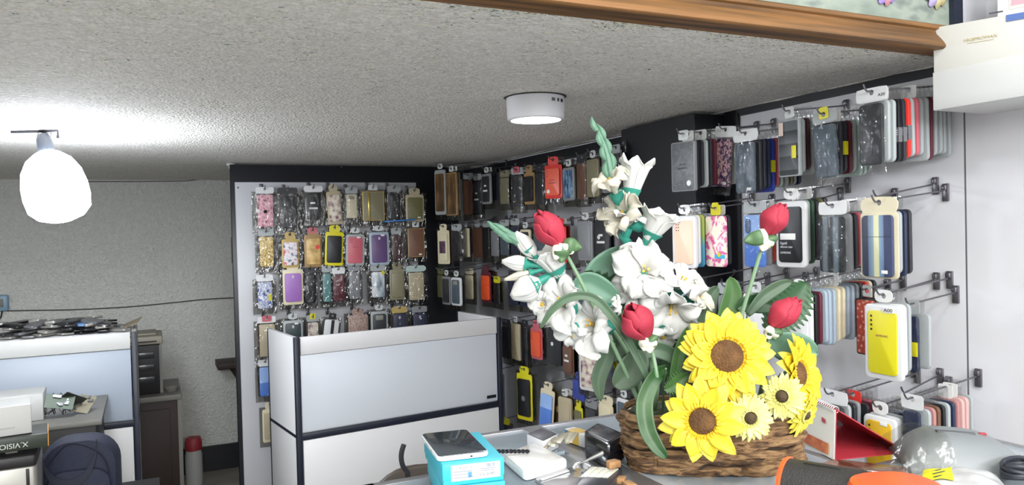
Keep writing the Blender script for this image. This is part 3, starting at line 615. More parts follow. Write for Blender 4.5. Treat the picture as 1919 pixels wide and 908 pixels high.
B((772, 583, 802, 645), 'bag', 'grey', 'navy', 'navy case in grey bag', 'last on '+T4, ex='camc', stack='navy', short='navy case in grey bag')
FT, SX = 'fifth row, left end of back panel', 'sixth row, left end of back panel'
B((484, 684, 512, 742), 'bag', 'white', 'blue2', 'blue and navy case', FT, stack='navy', short='blue and navy case')
B((492, 764, 520, 826), 'card', 'cream', 'beige', 'beige case card', SX, short='low beige case card')
# blue cable card wedged under the top row
p = hy(748, 413, PY-.2); t = thing('hanging_card', 'blue paper card lying edge-on under the top row of back panel', 'card', p)
MB().box((0, 0, 0), (.17, .05, .008), Matrix.Rotation(-.05, 4, 'Y'), b=.001).build('card_sheet', mat('card_blue', '2f6fb0', .4), t)
# ------------------------------------------------------------------ stock on the right wall, beyond the column
F1, F2, F3, F4, F5 = 'top row beyond the column', 'second row beyond the column', 'third row beyond the column', 'fourth row beyond the column', 'lowest row beyond the column'
D = dict(Xf=1.62)
W((816, 317, 836, 401), 'blister', 'clear', 'copper', 'bronze glossy case in clear shell', 'farthest on '+F1, short='bronze glossy case', Xf=1.47)
W((837, 322, 857, 402), 'box', 'tan', 'copper', 'tan boxed case', 'second from panel on '+F1, short='tan boxed case', stack='white', Xf=1.47)
W((868, 334, 887, 403), 'bag', 'clear', 'brown', 'brown-grey case in clear bag', 'third from panel on '+F1, short='brown-grey bagged case', stack='clear dark', **D)
W((887, 336, 903, 400), 'bag', 'clear', 'dark', 'dark case with pale patches', 'fourth from panel on '+F1, ex='bars', short='dark patched case', **D)
W((904, 324, 921, 381), 'blister', 'grey', 'dark', 'dark case in a thin grey shell', 'fifth from panel on '+F1, ex='bars', short='dark grey-shell case', stack='black navy', **D)
W((937, 330, 955, 382), 'bag', 'khaki', 'khaki', 'khaki case in crinkled film', 'sixth from panel on '+F1, short='khaki crinkled case', stack='black', **D)
W((958, 325, 981, 388), 'bag', 'clear', 'dark', 'charcoal case with reddish header', 'seventh from panel on '+F1, ex='redcap', short='charcoal reddish-header case', stack='maroon', **D)
W((983, 322, 1003, 381), 'card', 'tan', 'black', 'black case on tan card', F1+', left of the coral case', short='black case on tan card', stack='tan brown', **D)
W((1003, 320, 1020, 384), 'bag', 'dark', 'dark', 'dim grey case', 'just left of the coral case on '+F1, short='dim grey case', stack='dark black', **D)
W((1022, 307, 1054, 370), 'card', 'red', 'coral', 'coral red case on a crimson card', F1, ex='cam3 round roundl text', short='coral red case', stack='dark wine', maxw=.1, **D)
W((1056, 312, 1077, 374), 'blister', 'grey', 'city', 'blue city skyline print case', F1+', right of the coral case', short='city skyline case', stack='dark', **D)
W((1081, 302, 1101, 374), 'bag', 'dark', 'brown', 'dark brown case', F1+', third right of the coral case', short='dark brown case', stack='dark brown', **D)
W((1101, 296, 1123, 367), 'blister', 'khaki', 'khaki', 'olive-grey case in clear shell', F1+', behind tall flower bud', short='olive-grey case', stack='clear olive', **D)
W((1128, 288, 1147, 362), 'bag', 'grey', 'grey', 'grey case behind tall white flowers', F1, short='grey case behind flowers', stack='dark', **D)
W((1147, 285, 1163, 355), 'bag', 'clear', 'dark', 'dark case beside the black column', F1, short='dark case by column', **D)
W((821, 430, 843, 493), 'card', 'cream', 'cream', 'cream rounded card with small rosy picture', 'farthest on '+F2, ex='photo', short='cream card with rosy picture', stack='tan', Xf=1.47)
W((846, 430, 866, 480), 'bag', 'clear', 'black', 'black shiny case with white edge', 'second from panel on '+F2, short='black shiny case', stack='white', Xf=1.47)
W((868, 426, 879, 480), 'box', 'cream', 'cream', 'narrow cream boxed case', F2, short='narrow cream case', stack='dark', **D)
W((887, 425, 904, 481), 'case', 'clear', 'brown', 'reddish brown case', F2+', left part', short='reddish brown case', stack='wine', **D)
W((905, 424, 919, 480), 'bag', 'clear', 'black', 'black glinting bagged case', F2, short='black glinting case', stack='navy', **D)
W((920, 428, 936, 480), 'bag', 'clear', 'grey', 'grey case in loose clear film', F2, short='grey case in loose film', stack='dark', **D)
W((937, 422, 955, 478), 'bag', 'clear', 'slate', 'slate blue bagged case', F2+', behind closed white buds', short='slate blue case', stack='navy', **D)
W((957, 420, 974, 478), 'bag', 'clear', 'navy', 'navy bagged case above the white buds', F2, short='navy case above buds', **D)
W((976, 428, 995, 483), 'blister', 'cream', 'dark', 'dark case in cream frame', F2+', left of the red rosebud', short='dark case in cream frame', stack='slate', **D)
W((1000, 430, 1022, 492), 'bag', 'grey', 'slate', 'slate case behind the red rosebud', F2, short='slate case behind rosebud', **D)
W((1040, 422, 1062, 492), 'card', 'red', 'maroon', 'maroon pack on crimson card behind rosebud', F2, short='maroon pack behind rosebud', stack='red', **D)
W((1084, 412, 1112, 486), 'blister', 'grey', 'grey', 'grey fabric case in shell', F2+', right of the rosebud', short='grey fabric case', stack='dark', **D)
W((1116, 412, 1143, 482), 'box', 'dark', 'dark', 'charcoal boxed case with white disc', F2, ex='disc bars', short='charcoal boxed case', stack='black', **D)
W((820, 512, 832, 557), 'bag', 'olive', 'olive', 'olive case', 'farthest on '+F3, short='olive case', Xf=1.47)
W((830, 516, 845, 569), 'blister', 'grey', 'dark', 'dark case with pale rim', 'second from panel on '+F3, short='dark pale-rim case', stack='dark', Xf=1.47)
W((847, 518, 865, 571), 'blister', 'white', 'slate', 'slate case with bright white rim', 'third from panel on '+F3, ex='camsq', short='slate white-rim case', stack='dark', Xf=1.47)
W((872, 512, 888, 560), 'bag', 'cream', 'cream', 'cream case in clear film', F3+', left part', short='cream film case', stack='beige', **D)
W((903, 508, 921, 565), 'card', 'maroon', 'orange', 'bright orange case on maroon card', F3, ex='cam3', short='bright orange case', stack='wine wine', **D)
W((925, 528, 938, 568), 'bag', 'yellow', 'black', 'black case with white gleam under yellow header', F3, short='black case under yellow header', stack='olive', **D)
W((953, 518, 972, 572), 'bag', 'dark', 'navy', 'navy case behind low white buds', F3, short='navy case behind low buds', stack='green', **D)
W((974, 520, 992, 574), 'bag', 'dark', 'navy', 'navy case with pale disc behind buds', F3, ex='disc', short='navy case with disc', **D)
W((1010, 520, 1034, 590), 'bag', 'grey', 'dark', 'dark case behind ruffled white blossom', F3, short='dark case behind blossom', **D)
W((1075, 515, 1102, 590), 'bag', 'grey', 'slate', 'slate case behind grey-green leaf', F3, short='slate case behind leaf', **D)
W((941, 608, 957, 672), 'bag', 'dark', 'black', 'black case beside white counter', 'fourth row beyond the column', short='black case by counter', **D)
W((960, 604, 975, 672), 'box', 'beige', 'beige', 'tall beige boxed case', F4, short='tall beige case', stack='black', **D)
W((978, 610, 990, 676), 'bag', 'dark', 'black', 'black case left of the orange one', F4, short='black case left of orange', **D)
W((996, 612, 1017, 671), 'card', 'rose', 'orange', 'orange case under pink header', F4, short='orange case under pink header', stack='grey', ex='cam3', **D)
W((1029, 612, 1053, 682), 'case', 'slate', 'black', 'black case with white ring disc', F4, ex='disc', short='black case with white disc', stack='grey', **D)
W((1057, 640, 1076, 700), 'card', 'brown', 'brown', 'brown card with two pale labels', F4, ex='bars', short='brown labelled card', stack='dark', **D)
W((1087, 650, 1123, 730), 'blister', 'white', 'beigeart', 'large pale case with pinkish artwork', F4+', behind grey-green leaves', short='large pale artwork case', stack='white black', maxw=.11, **D)
W((1130, 640, 1150, 705), 'bag', 'clear', 'navy', 'navy case behind grey-green leaves', F4, short='navy case behind leaves', stack='yellow black', **D)
W((924, 700, 940, 770), 'bag', 'olive', 'dark', 'dark olive pack beside the white counter', F5, short='dark olive pack', **D)
W((970, 698, 998, 785), 'card', 'yellow', 'black', 'yellow card pack with black window', F5, ex='skull', short='yellow card pack', stack='grey', maxw=.11, **D)
W((1016, 728, 1042, 806), 'card', 'cream', 'blue2', 'blue pack with cream edge leaning right', F5, ex='tilt6', short='blue cream-edged pack', stack='tan', **D)
W((1048, 742, 1072, 818), 'blister', 'beige', 'beige', 'beige case in clear shell', F5, short='beige shell case', stack='tan beige', **D)
W((1075, 710, 1096, 748), 'case', 'blue', 'blue', 'royal blue small pack', F5, short='royal blue pack', **D)
W((1079, 760, 1093, 818), 'card', 'yellow', 'olive', 'thin yellow edged pack', F5, short='thin yellow pack', stack='black', **D)
W((1097, 762, 1120, 822), 'bag', 'grey', 'dark', 'dark case with white disc', F5, ex='disc', short='dark white-disc case', **D)
W((1124, 755, 1150, 822), 'card', 'cream', 'cream', 'cream arched pack', F5, ex='dome', short='cream arched pack', stack='grey', **D)
W((1158, 745, 1182, 820), 'blister', 'white', 'slate', 'slate case in white rim behind basket', F5, short='slate case behind basket', stack='black', **D)
W((936, 792, 956, 850), 'bag', 'yellow', 'navy', 'navy and yellow low pack at counter end', 'bottom of right wall', short='navy yellow low pack', **D)
# ------------------------------------------------------------------ stock on the right wall, near the camera
N1, N2, N3, N4 = 'top row of near right wall', 'second row of near right wall', 'third row of near right wall', 'lowest row of near right wall'
W((1260, 263, 1304, 356), 'box', 'grey', 'marble', 'grey boxed case with name and seal', N1+' on column', ex='text round', stack='black dark clear dark maroon clear clear grey', short='grey boxed case', Xf=1.50, maxw=.1)
W((1343, 254, 1378, 350), 'bag', 'white', 'floral', 'dark blossom print case swung askew', N1, ex='tilt7 sticker wide', short='dark blossom case', stack='clear grey', Xf=1.60)
W((1377, 262, 1418, 362), 'bag', 'white', 'slate', 'large slate glossy case under white header', N1, ex='wide sticker', stack='dark dark navy blue:ytag rose mint clear olive clear navy', short='large slate glossy case', Xf=1.56)
W((1461, 222, 1500, 328), 'box', 'clear', 'grid', 'smoky grid case with pink tag', N1, ex='ytag strap', stack='clear wine clear clear', short='smoky grid case', Xf=1.58)
W((1522, 228, 1569, 334), 'bag', 'clear', 'slate', 'slate case in crinkled bag under yellow tag', N1, ex='ycap tilt-3', stack='dark dark:ytag maroon clear mint mint clear', short='crinkled slate case', Xf=1.57)
W((1608, 188, 1660, 310), 'bag', 'white', 'dark', 'black wallet case under white A20 header', N1, ex='wide a20', stack='clear clear black:CASE dark:CASE red:CASE clear rose clear clear maroon clear clear clear clear', short='A20 wallet case', Xf=1.545)
W((1262, 402, 1306, 500), 'blister', 'white', 'peach', 'peach case in white blister', N2+' on column', ex='camdots whitetab', stack='white rainbow grey clear', short='peach blister case', Xf=1.52, maxw=.1)
W((1324, 402, 1361, 497), 'case', 'yellow', 'blossom', 'pink and cream floral case under yellow hook tag', N2, ex='ytable ycap', short='pink floral case', stack='dark', Xf=1.57)
W((1393, 396, 1438, 501), 'bag', 'clear', 'blue2', 'two-tone blue case with camera island', N2, ex='campill', stack='grey coral clear navy', short='two-tone blue case', Xf=1.57)
W((1456, 374, 1512, 498), 'blister', 'white', 'black', 'black printed insert case in white blister', N2, ex='csc whitetab', stack='clear green dark olive dark', short='printed insert case', Xf=1.58, maxw=.105)
W((1533, 399, 1588, 511), 'bag', 'white', 'wave', 'grey ribbed wave case', N2, stack='grey dark rose clear dark:ytag dark', short='grey ribbed wave case', Xf=1.565)
W((1614, 394, 1685, 518), 'card', 'cream', 'stripe', 'navy and cream striped wallet case on cream arch card', N2, ex='dome fold sticker', stack='clear navy dark', short='striped wallet case', Xf=1.56, maxw=.115)
W((1277, 538, 1308, 615), 'bag', 'clear', 'sky', 'sky blue case in clear film behind blossoms', N3, short='sky blue film case', stack='clear blue white', Xf=1.53)
W((1345, 548, 1385, 640), 'bag', 'clear', 'grey', 'silvery crinkled case behind green blade leaf', N3, short='silvery crinkled case', stack='clear olive clear', Xf=1.56)
W((1396, 548, 1440, 645), 'box', 'white', 'white', 'white boxed case behind the fern', N3, short='white boxed case', stack='white clear', Xf=1.56)
W((1476, 545, 1522, 652), 'blister', 'white', 'white', 'white case with faint lettering', N3, ex='whitetab', stack='black maroon sky sky sky cream cream sky sky grey dark:ytag red cream dark:ytag', short='white lettered case', Xf=1.50)
W((1607, 556, 1645, 662), 'box', 'dark', 'dots', 'coral dotted case half behind yellow case', N3, short='coral dotted case', stack='dark', Xf=1.66)
W((1623, 567, 1692, 708), 'blister', 'white', 'yellow', 'bright yellow case marked A00', N3, ex='a00 cam4 word whitetab', stack='white clear', short='bright yellow case', Xf=1.56, maxw=.11)
W((1700, 585, 1724, 698), 'bag', 'clear', 'navy', 'narrow navy case with yellow tag', N3+', right of yellow case', ex='ytag', short='narrow navy case', stack='clear', Xf=1.64, hk=True)
W((1536, 752, 1585, 850), 'bag', 'white', 'dark', 'dark case under crumpled white header', N4+', behind calendar', stack='clear dark grey', short='dark case behind calendar', ex='wide', Xf=1.50)
W((1584, 752, 1614, 850), 'bag', 'red', 'green', 'green case under red header', N4, stack='dark maroon rose clear', short='green case under red header', Xf=1.56)
W((1622, 776, 1680, 880), 'blister', 'white', 'amber', 'small amber yellow blister case', N4+', above the card terminal', ex='cam3 stopr whitetab', stack='white clear navy sky clear', short='small amber case', Xf=1.55, maxw=.11)
W((1692, 762, 1728, 880), 'bag', 'white', 'navy', 'navy case under wide white header', N4, ex='wide', stack='clear dusty brown black clear navy dusty pink pink clear', short='navy case under white header', Xf=1.56)
for px, py, L, ds in ((1755, 345, .22, 'bare metal hook at right end of second row'), (1757, 523, .22, 'bare metal hook at right end of third row'), (1764, 702, .14, 'bare metal hook at right end of lowest row'),
                      (1577, 362, .16, 'bare metal hook above the grey ribbed case'), (1440, 520, .16, 'bare metal hook above the fern'), (1512, 520, .14, 'bare metal hook under the printed insert case'),
                      (1666, 533, .2, 'bare metal hook behind the striped wallet case'), (1381, 512, .06, 'short bare metal hook beside the black column')):
    bare_hook(px, py, L, ds)
# ------------------------------------------------------------------ basket of artificial flowers
m_bark = ramp_mat('bark_strips', 'noise', 22, [(.3, '2f2116'), (.43, '5e442c'), (.52, '7d5e3e'), (.62, '957652'), (.72, '4a3522')], .85, (1, 1, 6), dist=1.2)
bx = MB(); bc = hz(1342, 893, CT); bd = V((CF.x, CF.y, 0)).normalized(); br = V((CR.x, CR.y, 0)).normalized()
ba = (br*math.cos(-.06)+bd*math.sin(-.06)).normalized()           # long axis of the basket
BC = V((bc.x, bc.y, CT+.001))+bd*.075+br*.012
BM = frame(BC, ba)
bk = thing('flower_basket', 'oblong bark strip basket holding the artificial flower arrangement on the glass counter', 'basket', M=BM)
def sup(a, A, Bq, p=2.9): c, s = math.cos(a), math.sin(a); r = (abs(c/A)**p+abs(s/Bq)**p)**(-1/p); return c*r, s*r
mb = MB(); zz = 0; rr = random.Random(3); NB = 7
for kb in range(NB):
    hgt = .0165; ph = [rr.uniform(0, 6.3) for _ in range(6)]; z0 = kb*.0142
    n = 150; m_ = 10; cuts = sorted(rr.uniform(0, 2*PI) for _ in range(7)); offs = [(rr.uniform(-.0055, .005), rr.uniform(-.004, .004), rr.uniform(.75, 1.2)) for _ in range(8)]
    vs = []; fs = []
    for i in range(n):
        a = 2*PI*i/n; cx_, cy_ = sup(a, .150+.005*kb/NB, .076+.005*kb/NB)
        sg = sum(1 for c in cuts if c < a) % 7; o1, o2, o3 = offs[sg]; near = min(min(abs(a-c), 2*PI-abs(a-c)) for c in cuts); seam = max(0, 1-near/.05)*.008
        wob = o1+.0022*math.sin(5*a+ph[0])+.0016*math.sin(17*a+ph[1]); zw = o2+.0035*math.sin(3*a+ph[3])+.0018*math.sin(11*a+ph[4])
        hh = hgt*(.52*o3+.1*math.sin(6*a+ph[5])); l = math.hypot(cx_, cy_)
        for k in range(m_):
            q = 2*PI*k/m_; ro = (.0072+wob-seam)*math.cos(q)+(.0022*math.sin(23*a+ph[k % 6]+k) if math.cos(q) > .2 else 0); vs.append((cx_*(1+ro/l), cy_*(1+ro/l), z0+hgt*.5+zw*(0 if kb == 0 else 1)+hh*math.sin(q)*1.05))
    for i in range(n):
        for k in range(m_): j = (i+1) % n; q = (k+1) % m_; fs.append((i*m_+k, j*m_+k, j*m_+q, i*m_+q))
    mb.add(vs, fs)
mb.build('bark_weave', m_bark, bk)
mb = MB(); n = 48; mb.slab([sup(2*PI*i/n, .147, .072) for i in range(n)], .002, .085, .004); mb.build('lining', mat('basket_lining', '3c2f22', .9), bk)
mb = MB(); o = [sup(2*PI*i/n, .142, .068) for i in range(n)]; mb.slab(o, .086, .1, .01); mb.build('moss', mat('moss_green', '37422b', .95, bump=(60, 1, .01), var=(30, '4f5a38')), bk)
m_stem = mat('stem_green', '6f8a6a', .5); m_stemd = mat('stem_dark', '4d6b45', .5)
m_calyx = mat('calyx_teal', '2f8a78', .5); m_pet = mat('petal_white', 'dddcd8', .55, trl=.22); m_pet2 = mat('petal_pearl', 'd2cdbd', .35, trl=.25)
m_stam = mat('stamen_gold', 'd8b03c', .5)
m_lf1 = mat('leaf_sage', '5f866f', .5, trl=.15, var=(9, '6d927b')); m_lf2 = mat('leaf_dark', '27492b', .45, trl=.15, var=(12, '325832'))
m_lf3 = mat('leaf_blade', '446f36', .4, trl=.2, var=(8, '587a48')); m_lf4 = mat('leaf_olive', '50684f', .5, trl=.1, var=(9, '465a43'))
m_rose = mat('rose_red', 'b02e42', .7, trl=.08, var=(20, 'a2283c')); m_sep = mat('sepal_cream', 'ddd8c4', .5)
DF = 1.39
def cam(b, c, a=1): return (CF*-a+CR*b+CU*c).normalized()
def root(px): 
    """a point in the moss under image column px"""
    s = max(-.12, min(.12, (px-1340)*.00092)); return BM @ V((s, R.uniform(-.03, .03), .092))
def blossom(parent, base, tip, kind, rad, m, seed, pod=.3, stam=True):
    """six-petalled trumpet; base, tip are world points, rad in metres"""
    r = random.Random(seed); ax = tip-base; L = ax.length; rad *= 1.14 if kind == 'open' else 1; M = parent.matrix_world.inverted() @ axis_frame(base, ax, CU); pb = MB()
    np_ = 5 if kind == 'open' else 6
    for k in range(np_):
        a0 = 2*PI*k/np_+r.uniform(-.2, .2); ly = k % 2; p1, p2, p3 = (r.uniform(0, 6.3) for _ in range(3)); cu = r.uniform(.3, 1.3); ln = r.uniform(.84, 1.1) if kind == 'open' else r.uniform(.93, 1.04)
        def f(u, v, a0=a0, ly=ly, p1=p1, p2=p2, p3=p3, cu=cu, ln=ln):
            q = (v-.5)*2; c0 = .5 if kind == 'open' else .7
            tipn = math.sqrt(max(0, 1-(max(0, u-c0)/(1.02-c0))**2))
            phi = {'open': .98, 'trumpet': 1.0, 'bud': .85}[kind]*tipn*(.8+.2*u if kind == 'open' else 1)
            if kind == 'bud': ro = rad*(.3+.78*math.sin(PI*min(.97, .06+.8*u)))*(1-.6*max(0, (u-.5)/.5)**1.5)*(.9+.1*ly)*(.4+.6*min(1, u/.25)); z = L*u
            elif kind == 'trumpet': ro = rad*(.26+.72*u**.9+.14*u**6)*(.93+.09*ly); z = L*ln*(u-.04*u**6)
            else: ro = rad*ln*(.08+1.0*u**1.2)*(.88+.14*ly); z = L*(.08+.9*math.sin(min(1, u*1.1)*1.6)-.40*u**3.2*cu)
            rf = (0 if kind == 'bud' else (.035 if kind == 'trumpet' else .15))*rad*u**2.2
            z += rf*(math.sin(q*4.6+p1)+.5*math.sin(q*9+p2)); ro += rf*.5*math.sin(q*4+p3)
            if kind == 'trumpet': z -= L*.10*q*q*u
            t = a0+q*phi; return (ro*math.cos(t), ro*math.sin(t), z)
        pb.sheet(f, 12, 12, .0007, M)
    b = pb.build('blossom', m, parent, angle=180)
    if pod:
        MB().lathe([(.003, -.03*pod/.3), (rad*.2+.002, -.014), (rad*.27+.0022, L*pod*.3), (rad*{'open': .26, 'trumpet': .48, 'bud': .72}[kind]+.0022, L*pod*.8), (rad*{'open': .3, 'trumpet': .58, 'bud': .92}[kind]+.002, L*pod), (rad*.2, L*pod*.98)], 14, M, wob=lambda q, z: 1+.05*math.sin(3*q)).build('calyx', m_calyx, b)
    if stam and kind == 'open':
        sb = MB()
        for k in range(3):
            a = 2*PI*k/3+.4; e = V((rad*.10*math.cos(a), rad*.10*math.sin(a), L*.72)); sb.tube([(0, 0, L*.1), e*.9, e], [.0011, .001, .0026], 6, M)
        sb.build('stamen', m_stam, b)
    return b
def px3(p, d=DF): return hd(p[0], p[1], p[2] if len(p) > 2 else d)
def stem(parent, pts, r, m, name='stem', seg=8): return MB().tube([parent.matrix_world.inverted() @ p for p in smooth(pts)], r if not isinstance(r, tuple) else [r[0]+(r[1]-r[0])*i/(len(smooth(pts))-1) for i in range(len(smooth(pts)))], seg).build(name, m, parent)
def smooth(P, k=5):
    P = [V(p) for p in P]
    if len(P) < 3: return P
    Q = [P[0]*2-P[1]]+P+[P[-1]*2-P[-2]]; o = []
    for i in range(1, len(Q)-2):
        for j in range(k):
            t = j/k; a, b, c, d = Q[i-1:i+3]
            o.append(.5*((2*b)+(c-a)*t+(2*a-5*b+4*c-d)*t*t+(3*b-a-3*c+d)*t**3))
    return o+[P[-1]]
def spray(label, path, spike, bl, d):
    r0 = root(path[0][0]); t = thing('gladiolus_spray', label, 'artificial flower', r0, group='white gladiolus sprays in the basket')
    bpy.context.view_layer.update()
    P = [r0]+[px3(p, d) for p in path]; stem(t, P, (.0042, .0022), m_stem)
    for i, (b, e, kind, rp, tow, m, pod) in enumerate(bl):
        B0 = px3(b, d+(b[2] if len(b) > 2 else 0)) if len(b) == 2 else hd(b[0], b[1], d+b[2]); E0 = hd(e[0], e[1], d)
        if len(b) == 3: E0 = hd(e[0], e[1], d+b[2])
        E0 = E0-CF*tow
        blossom(t, B0, E0, kind, rp*.00094, m, i*7+len(label), pod)
        # short stalk back to the stem
        q = min(smooth(P), key=lambda s: (s-B0).length); MB().tube([t.matrix_world.inverted() @ q, t.matrix_world.inverted() @ (q*.4+B0*.6+V((0, 0, -.006))), t.matrix_world.inverted() @ B0], .0022, 6).build('stalk', m_calyx, t)
    sb = MB(); S_ = smooth([px3(p, d) for p in spike], 8); inv = t.matrix_world.inverted(); n = len(S_)
    sb.tube([inv @ p for p in S_], [max(.0008, .0075*(1-(i/(n-1))**1.5)+.0008) for i in range(n)], 8)
    for i in range(2, n-4, 3):
        ax = (S_[i+2]-S_[i-1]).normalized(); sd = 1 if (i//3) % 2 else -1
        def f(u, v, i=i, ax=ax, sd=sd):
            q = (v-.5)*2; s = CR*sd; o_ = .0085*(1-(i/n)*.6); return inv @ (S_[i]+ax*u*.036*(1-.3*i/n)+s*(o_*math.sin(PI*min(.95, .2+.75*u)))+(CU.cross(CF))*0+CF*(-.004+.003*q*q)+s*(.001)+(ax.cross(CF).normalized())*q*.0055*math.sin(PI*min(1, .15+.85*u))*(1-.3*i/n))
        sb.sheet(f, 8, 4, .0012)
    sb.build('bud_spike', m_lf1, t)
    return t
tw = .035
spray('tall white gladiolus spray with green tip rising above all other flowers', [(1222, 690), (1208, 600), (1185, 490), (1160, 400), (1145, 335)], [(1148, 345), (1140, 300), (1130, 265), (1113, 226)],
      [((1160, 372), (1130, 322), 'open', 37, .024, m_pet2, .22), ((1178, 388), (1197, 288), 'trumpet', 30, .0, m_pet, .34), ((1192, 418), (1150, 393), 'open', 46, .022, m_pet2, .22), ((1214, 452), (1240, 392), 'trumpet', 36, .012, m_pet, .3),
       ((1175, 432), (1182, 398), 'open', 26, .01, m_pet, .2), ((1207, 512), (1203, 498), 'open', 52, .042, m_pet, .2), ((1200, 540), (1182, 548), 'open', 40, .03, m_pet, .2), ((1262, 548), (1286, 508), 'open', 43, .026, m_pet, .22),
       ((1258, 560), (1252, 592), 'open', 60, .04, m_pet, .2), ((1236, 610), (1242, 640), 'open', 34, .02, m_pet, .2), ((1290, 560), (1318, 548), 'open', 28, .02, m_pet2, .2), ((1175, 452), (1190, 470), 'open', 20, .01, m_pet, .2)], 1.40)
spray('drooping white gladiolus spray leaning far left with closed buds', [(1195, 700), (1152, 622), (1098, 560), (1045, 512), (1000, 478), (966, 450)], [(975, 456), (960, 446), (947, 437), (932, 426)],
      [((1006, 484), (966, 434), 'bud', 15, 0, m_pet, .38), ((1000, 496), (940, 489), 'bud', 14, 0, m_pet, .3), ((1004, 508), (944, 524), 'bud', 8, 0, m_pet2, .2), ((1016, 524), (958, 556), 'bud', 25, .006, m_pet, .3),
       ((1052, 520), (1020, 462), 'trumpet', 34, .004, m_pet, .3), ((1068, 575), (1036, 556), 'open', 50, .034, m_pet, .2), ((1030, 570), (1008, 568), 'open', 26, .02, m_pet, .2), ((1132, 612), (1086, 598), 'open', 52, .034, m_pet, .25), ((1082, 612), (1070, 636), 'open', 30, .02, m_pet, .2), ((1140, 575), (1162, 568), 'open', 16, .01, m_pet, .2)], 1.36)
# roses
def rose(label, base, tip, rad, path, d, sep, lean=0):
    r0 = root(path[-1][0]); t = thing('rose_bud', label, 'artificial flower', r0, group='red rosebuds in the basket'); bpy.context.view_layer.update(); inv = t.matrix_world.inverted()
    b, e = hd(*base, d), hd(*tip, d)-CF*lean; e = e+(e-b)*.1; L = (e-b).length; M = inv @ axis_frame(b, e-b, CR); rd = rad*.00086; pb = MB()
    rg = random.Random(int(base[0]))
    for k in range(6):
        a0 = k*1.9+rg.random()*.4; sc = .58+.08*k; hl = 1.0-.035*k
        def f(u, v, k=k, a0=a0, sc=sc, hl=hl):
            q = (v-.5)*2; w = 1.75-.1*k
            ro = rd*sc*(.16+1.02*math.sin(PI*min(1, .06+.58*u))**.85)*(1-.62*max(0, (u-.5)/.5)**1.4*(1 if k < 3 else .8))
            ro += rd*.10*max(0, (u-.85)/.15)*(1 if k > 3 else 0)
            ro += rd*.055*q
            z = L*hl*(u*(1-.10*abs(q)**3*u)); a = a0+q*w*(.75+.25*math.sin(PI*min(1, u+.2)))
            return (ro*math.cos(a), ro*math.sin(a), z)
        pb.sheet(f, 14, 16, .0008, M)
    pb.build('petals', m_rose, t, angle=180)
    for k, (sx, sy, c) in enumerate(sep):
        ev = hd(sx, sy, d-.012); mdir = (ev-b)
        def f(u, v, mdir=mdir):
            q = (v-.5)*2; s = mdir.cross(CF).normalized(); return inv @ (b-CF*.012*(math.sin(PI*min(1, u*1.2+.15)))+mdir*u+s*q*.013*math.sin(PI*min(.98, .14+.84*u))**.9-CF*(.004*(1-q*q)))
        MB().sheet(f, 10, 6, .001).build('sepal', m_sep if c else m_stemd, t, angle=180)
    MB().lathe([(.0025, -.014), (.006, -.008), (.0095, 0), (.011, .006), (.004, .007)], 12, M).build('hip', m_stemd, t)
    P = [b]+[hd(x, y, d) for x, y in path]+[r0]; stem(t, P, (.0032, .0036), m_stem)
    return t
rose('red rosebud leaning left on a long stem beside white buds', (1053, 456), (1008, 402), 31, [(1064, 480), (1085, 520), (1110, 570), (1165, 680)], 1.33, [(1074, 474, 1), (1040, 486, 1), (1090, 464, 0), (1052, 492, 0)], .01)
rose('red rosebud standing tallest at right before the blue case', (1436, 440), (1462, 386), 29, [(1426, 470), (1408, 530), (1388, 600), (1376, 690)], 1.34, [(1428, 470, 1), (1394, 452, 0), (1446, 462, 0), (1412, 446, 1)], .012)
rose('red rosebud low at left below the open white blossoms', (1212, 630), (1178, 574), 34, [(1224, 665), (1232, 720)], 1.28, [(1206, 656, 1), (1228, 648, 0), (1218, 660, 1)], .02)
rose('red rosebud above the right hand sunflower against a serrated leaf', (1446, 612), (1490, 562), 29, [(1440, 640), (1432, 700)], 1.31, [(1438, 634, 1), (1452, 636, 0)], .012)
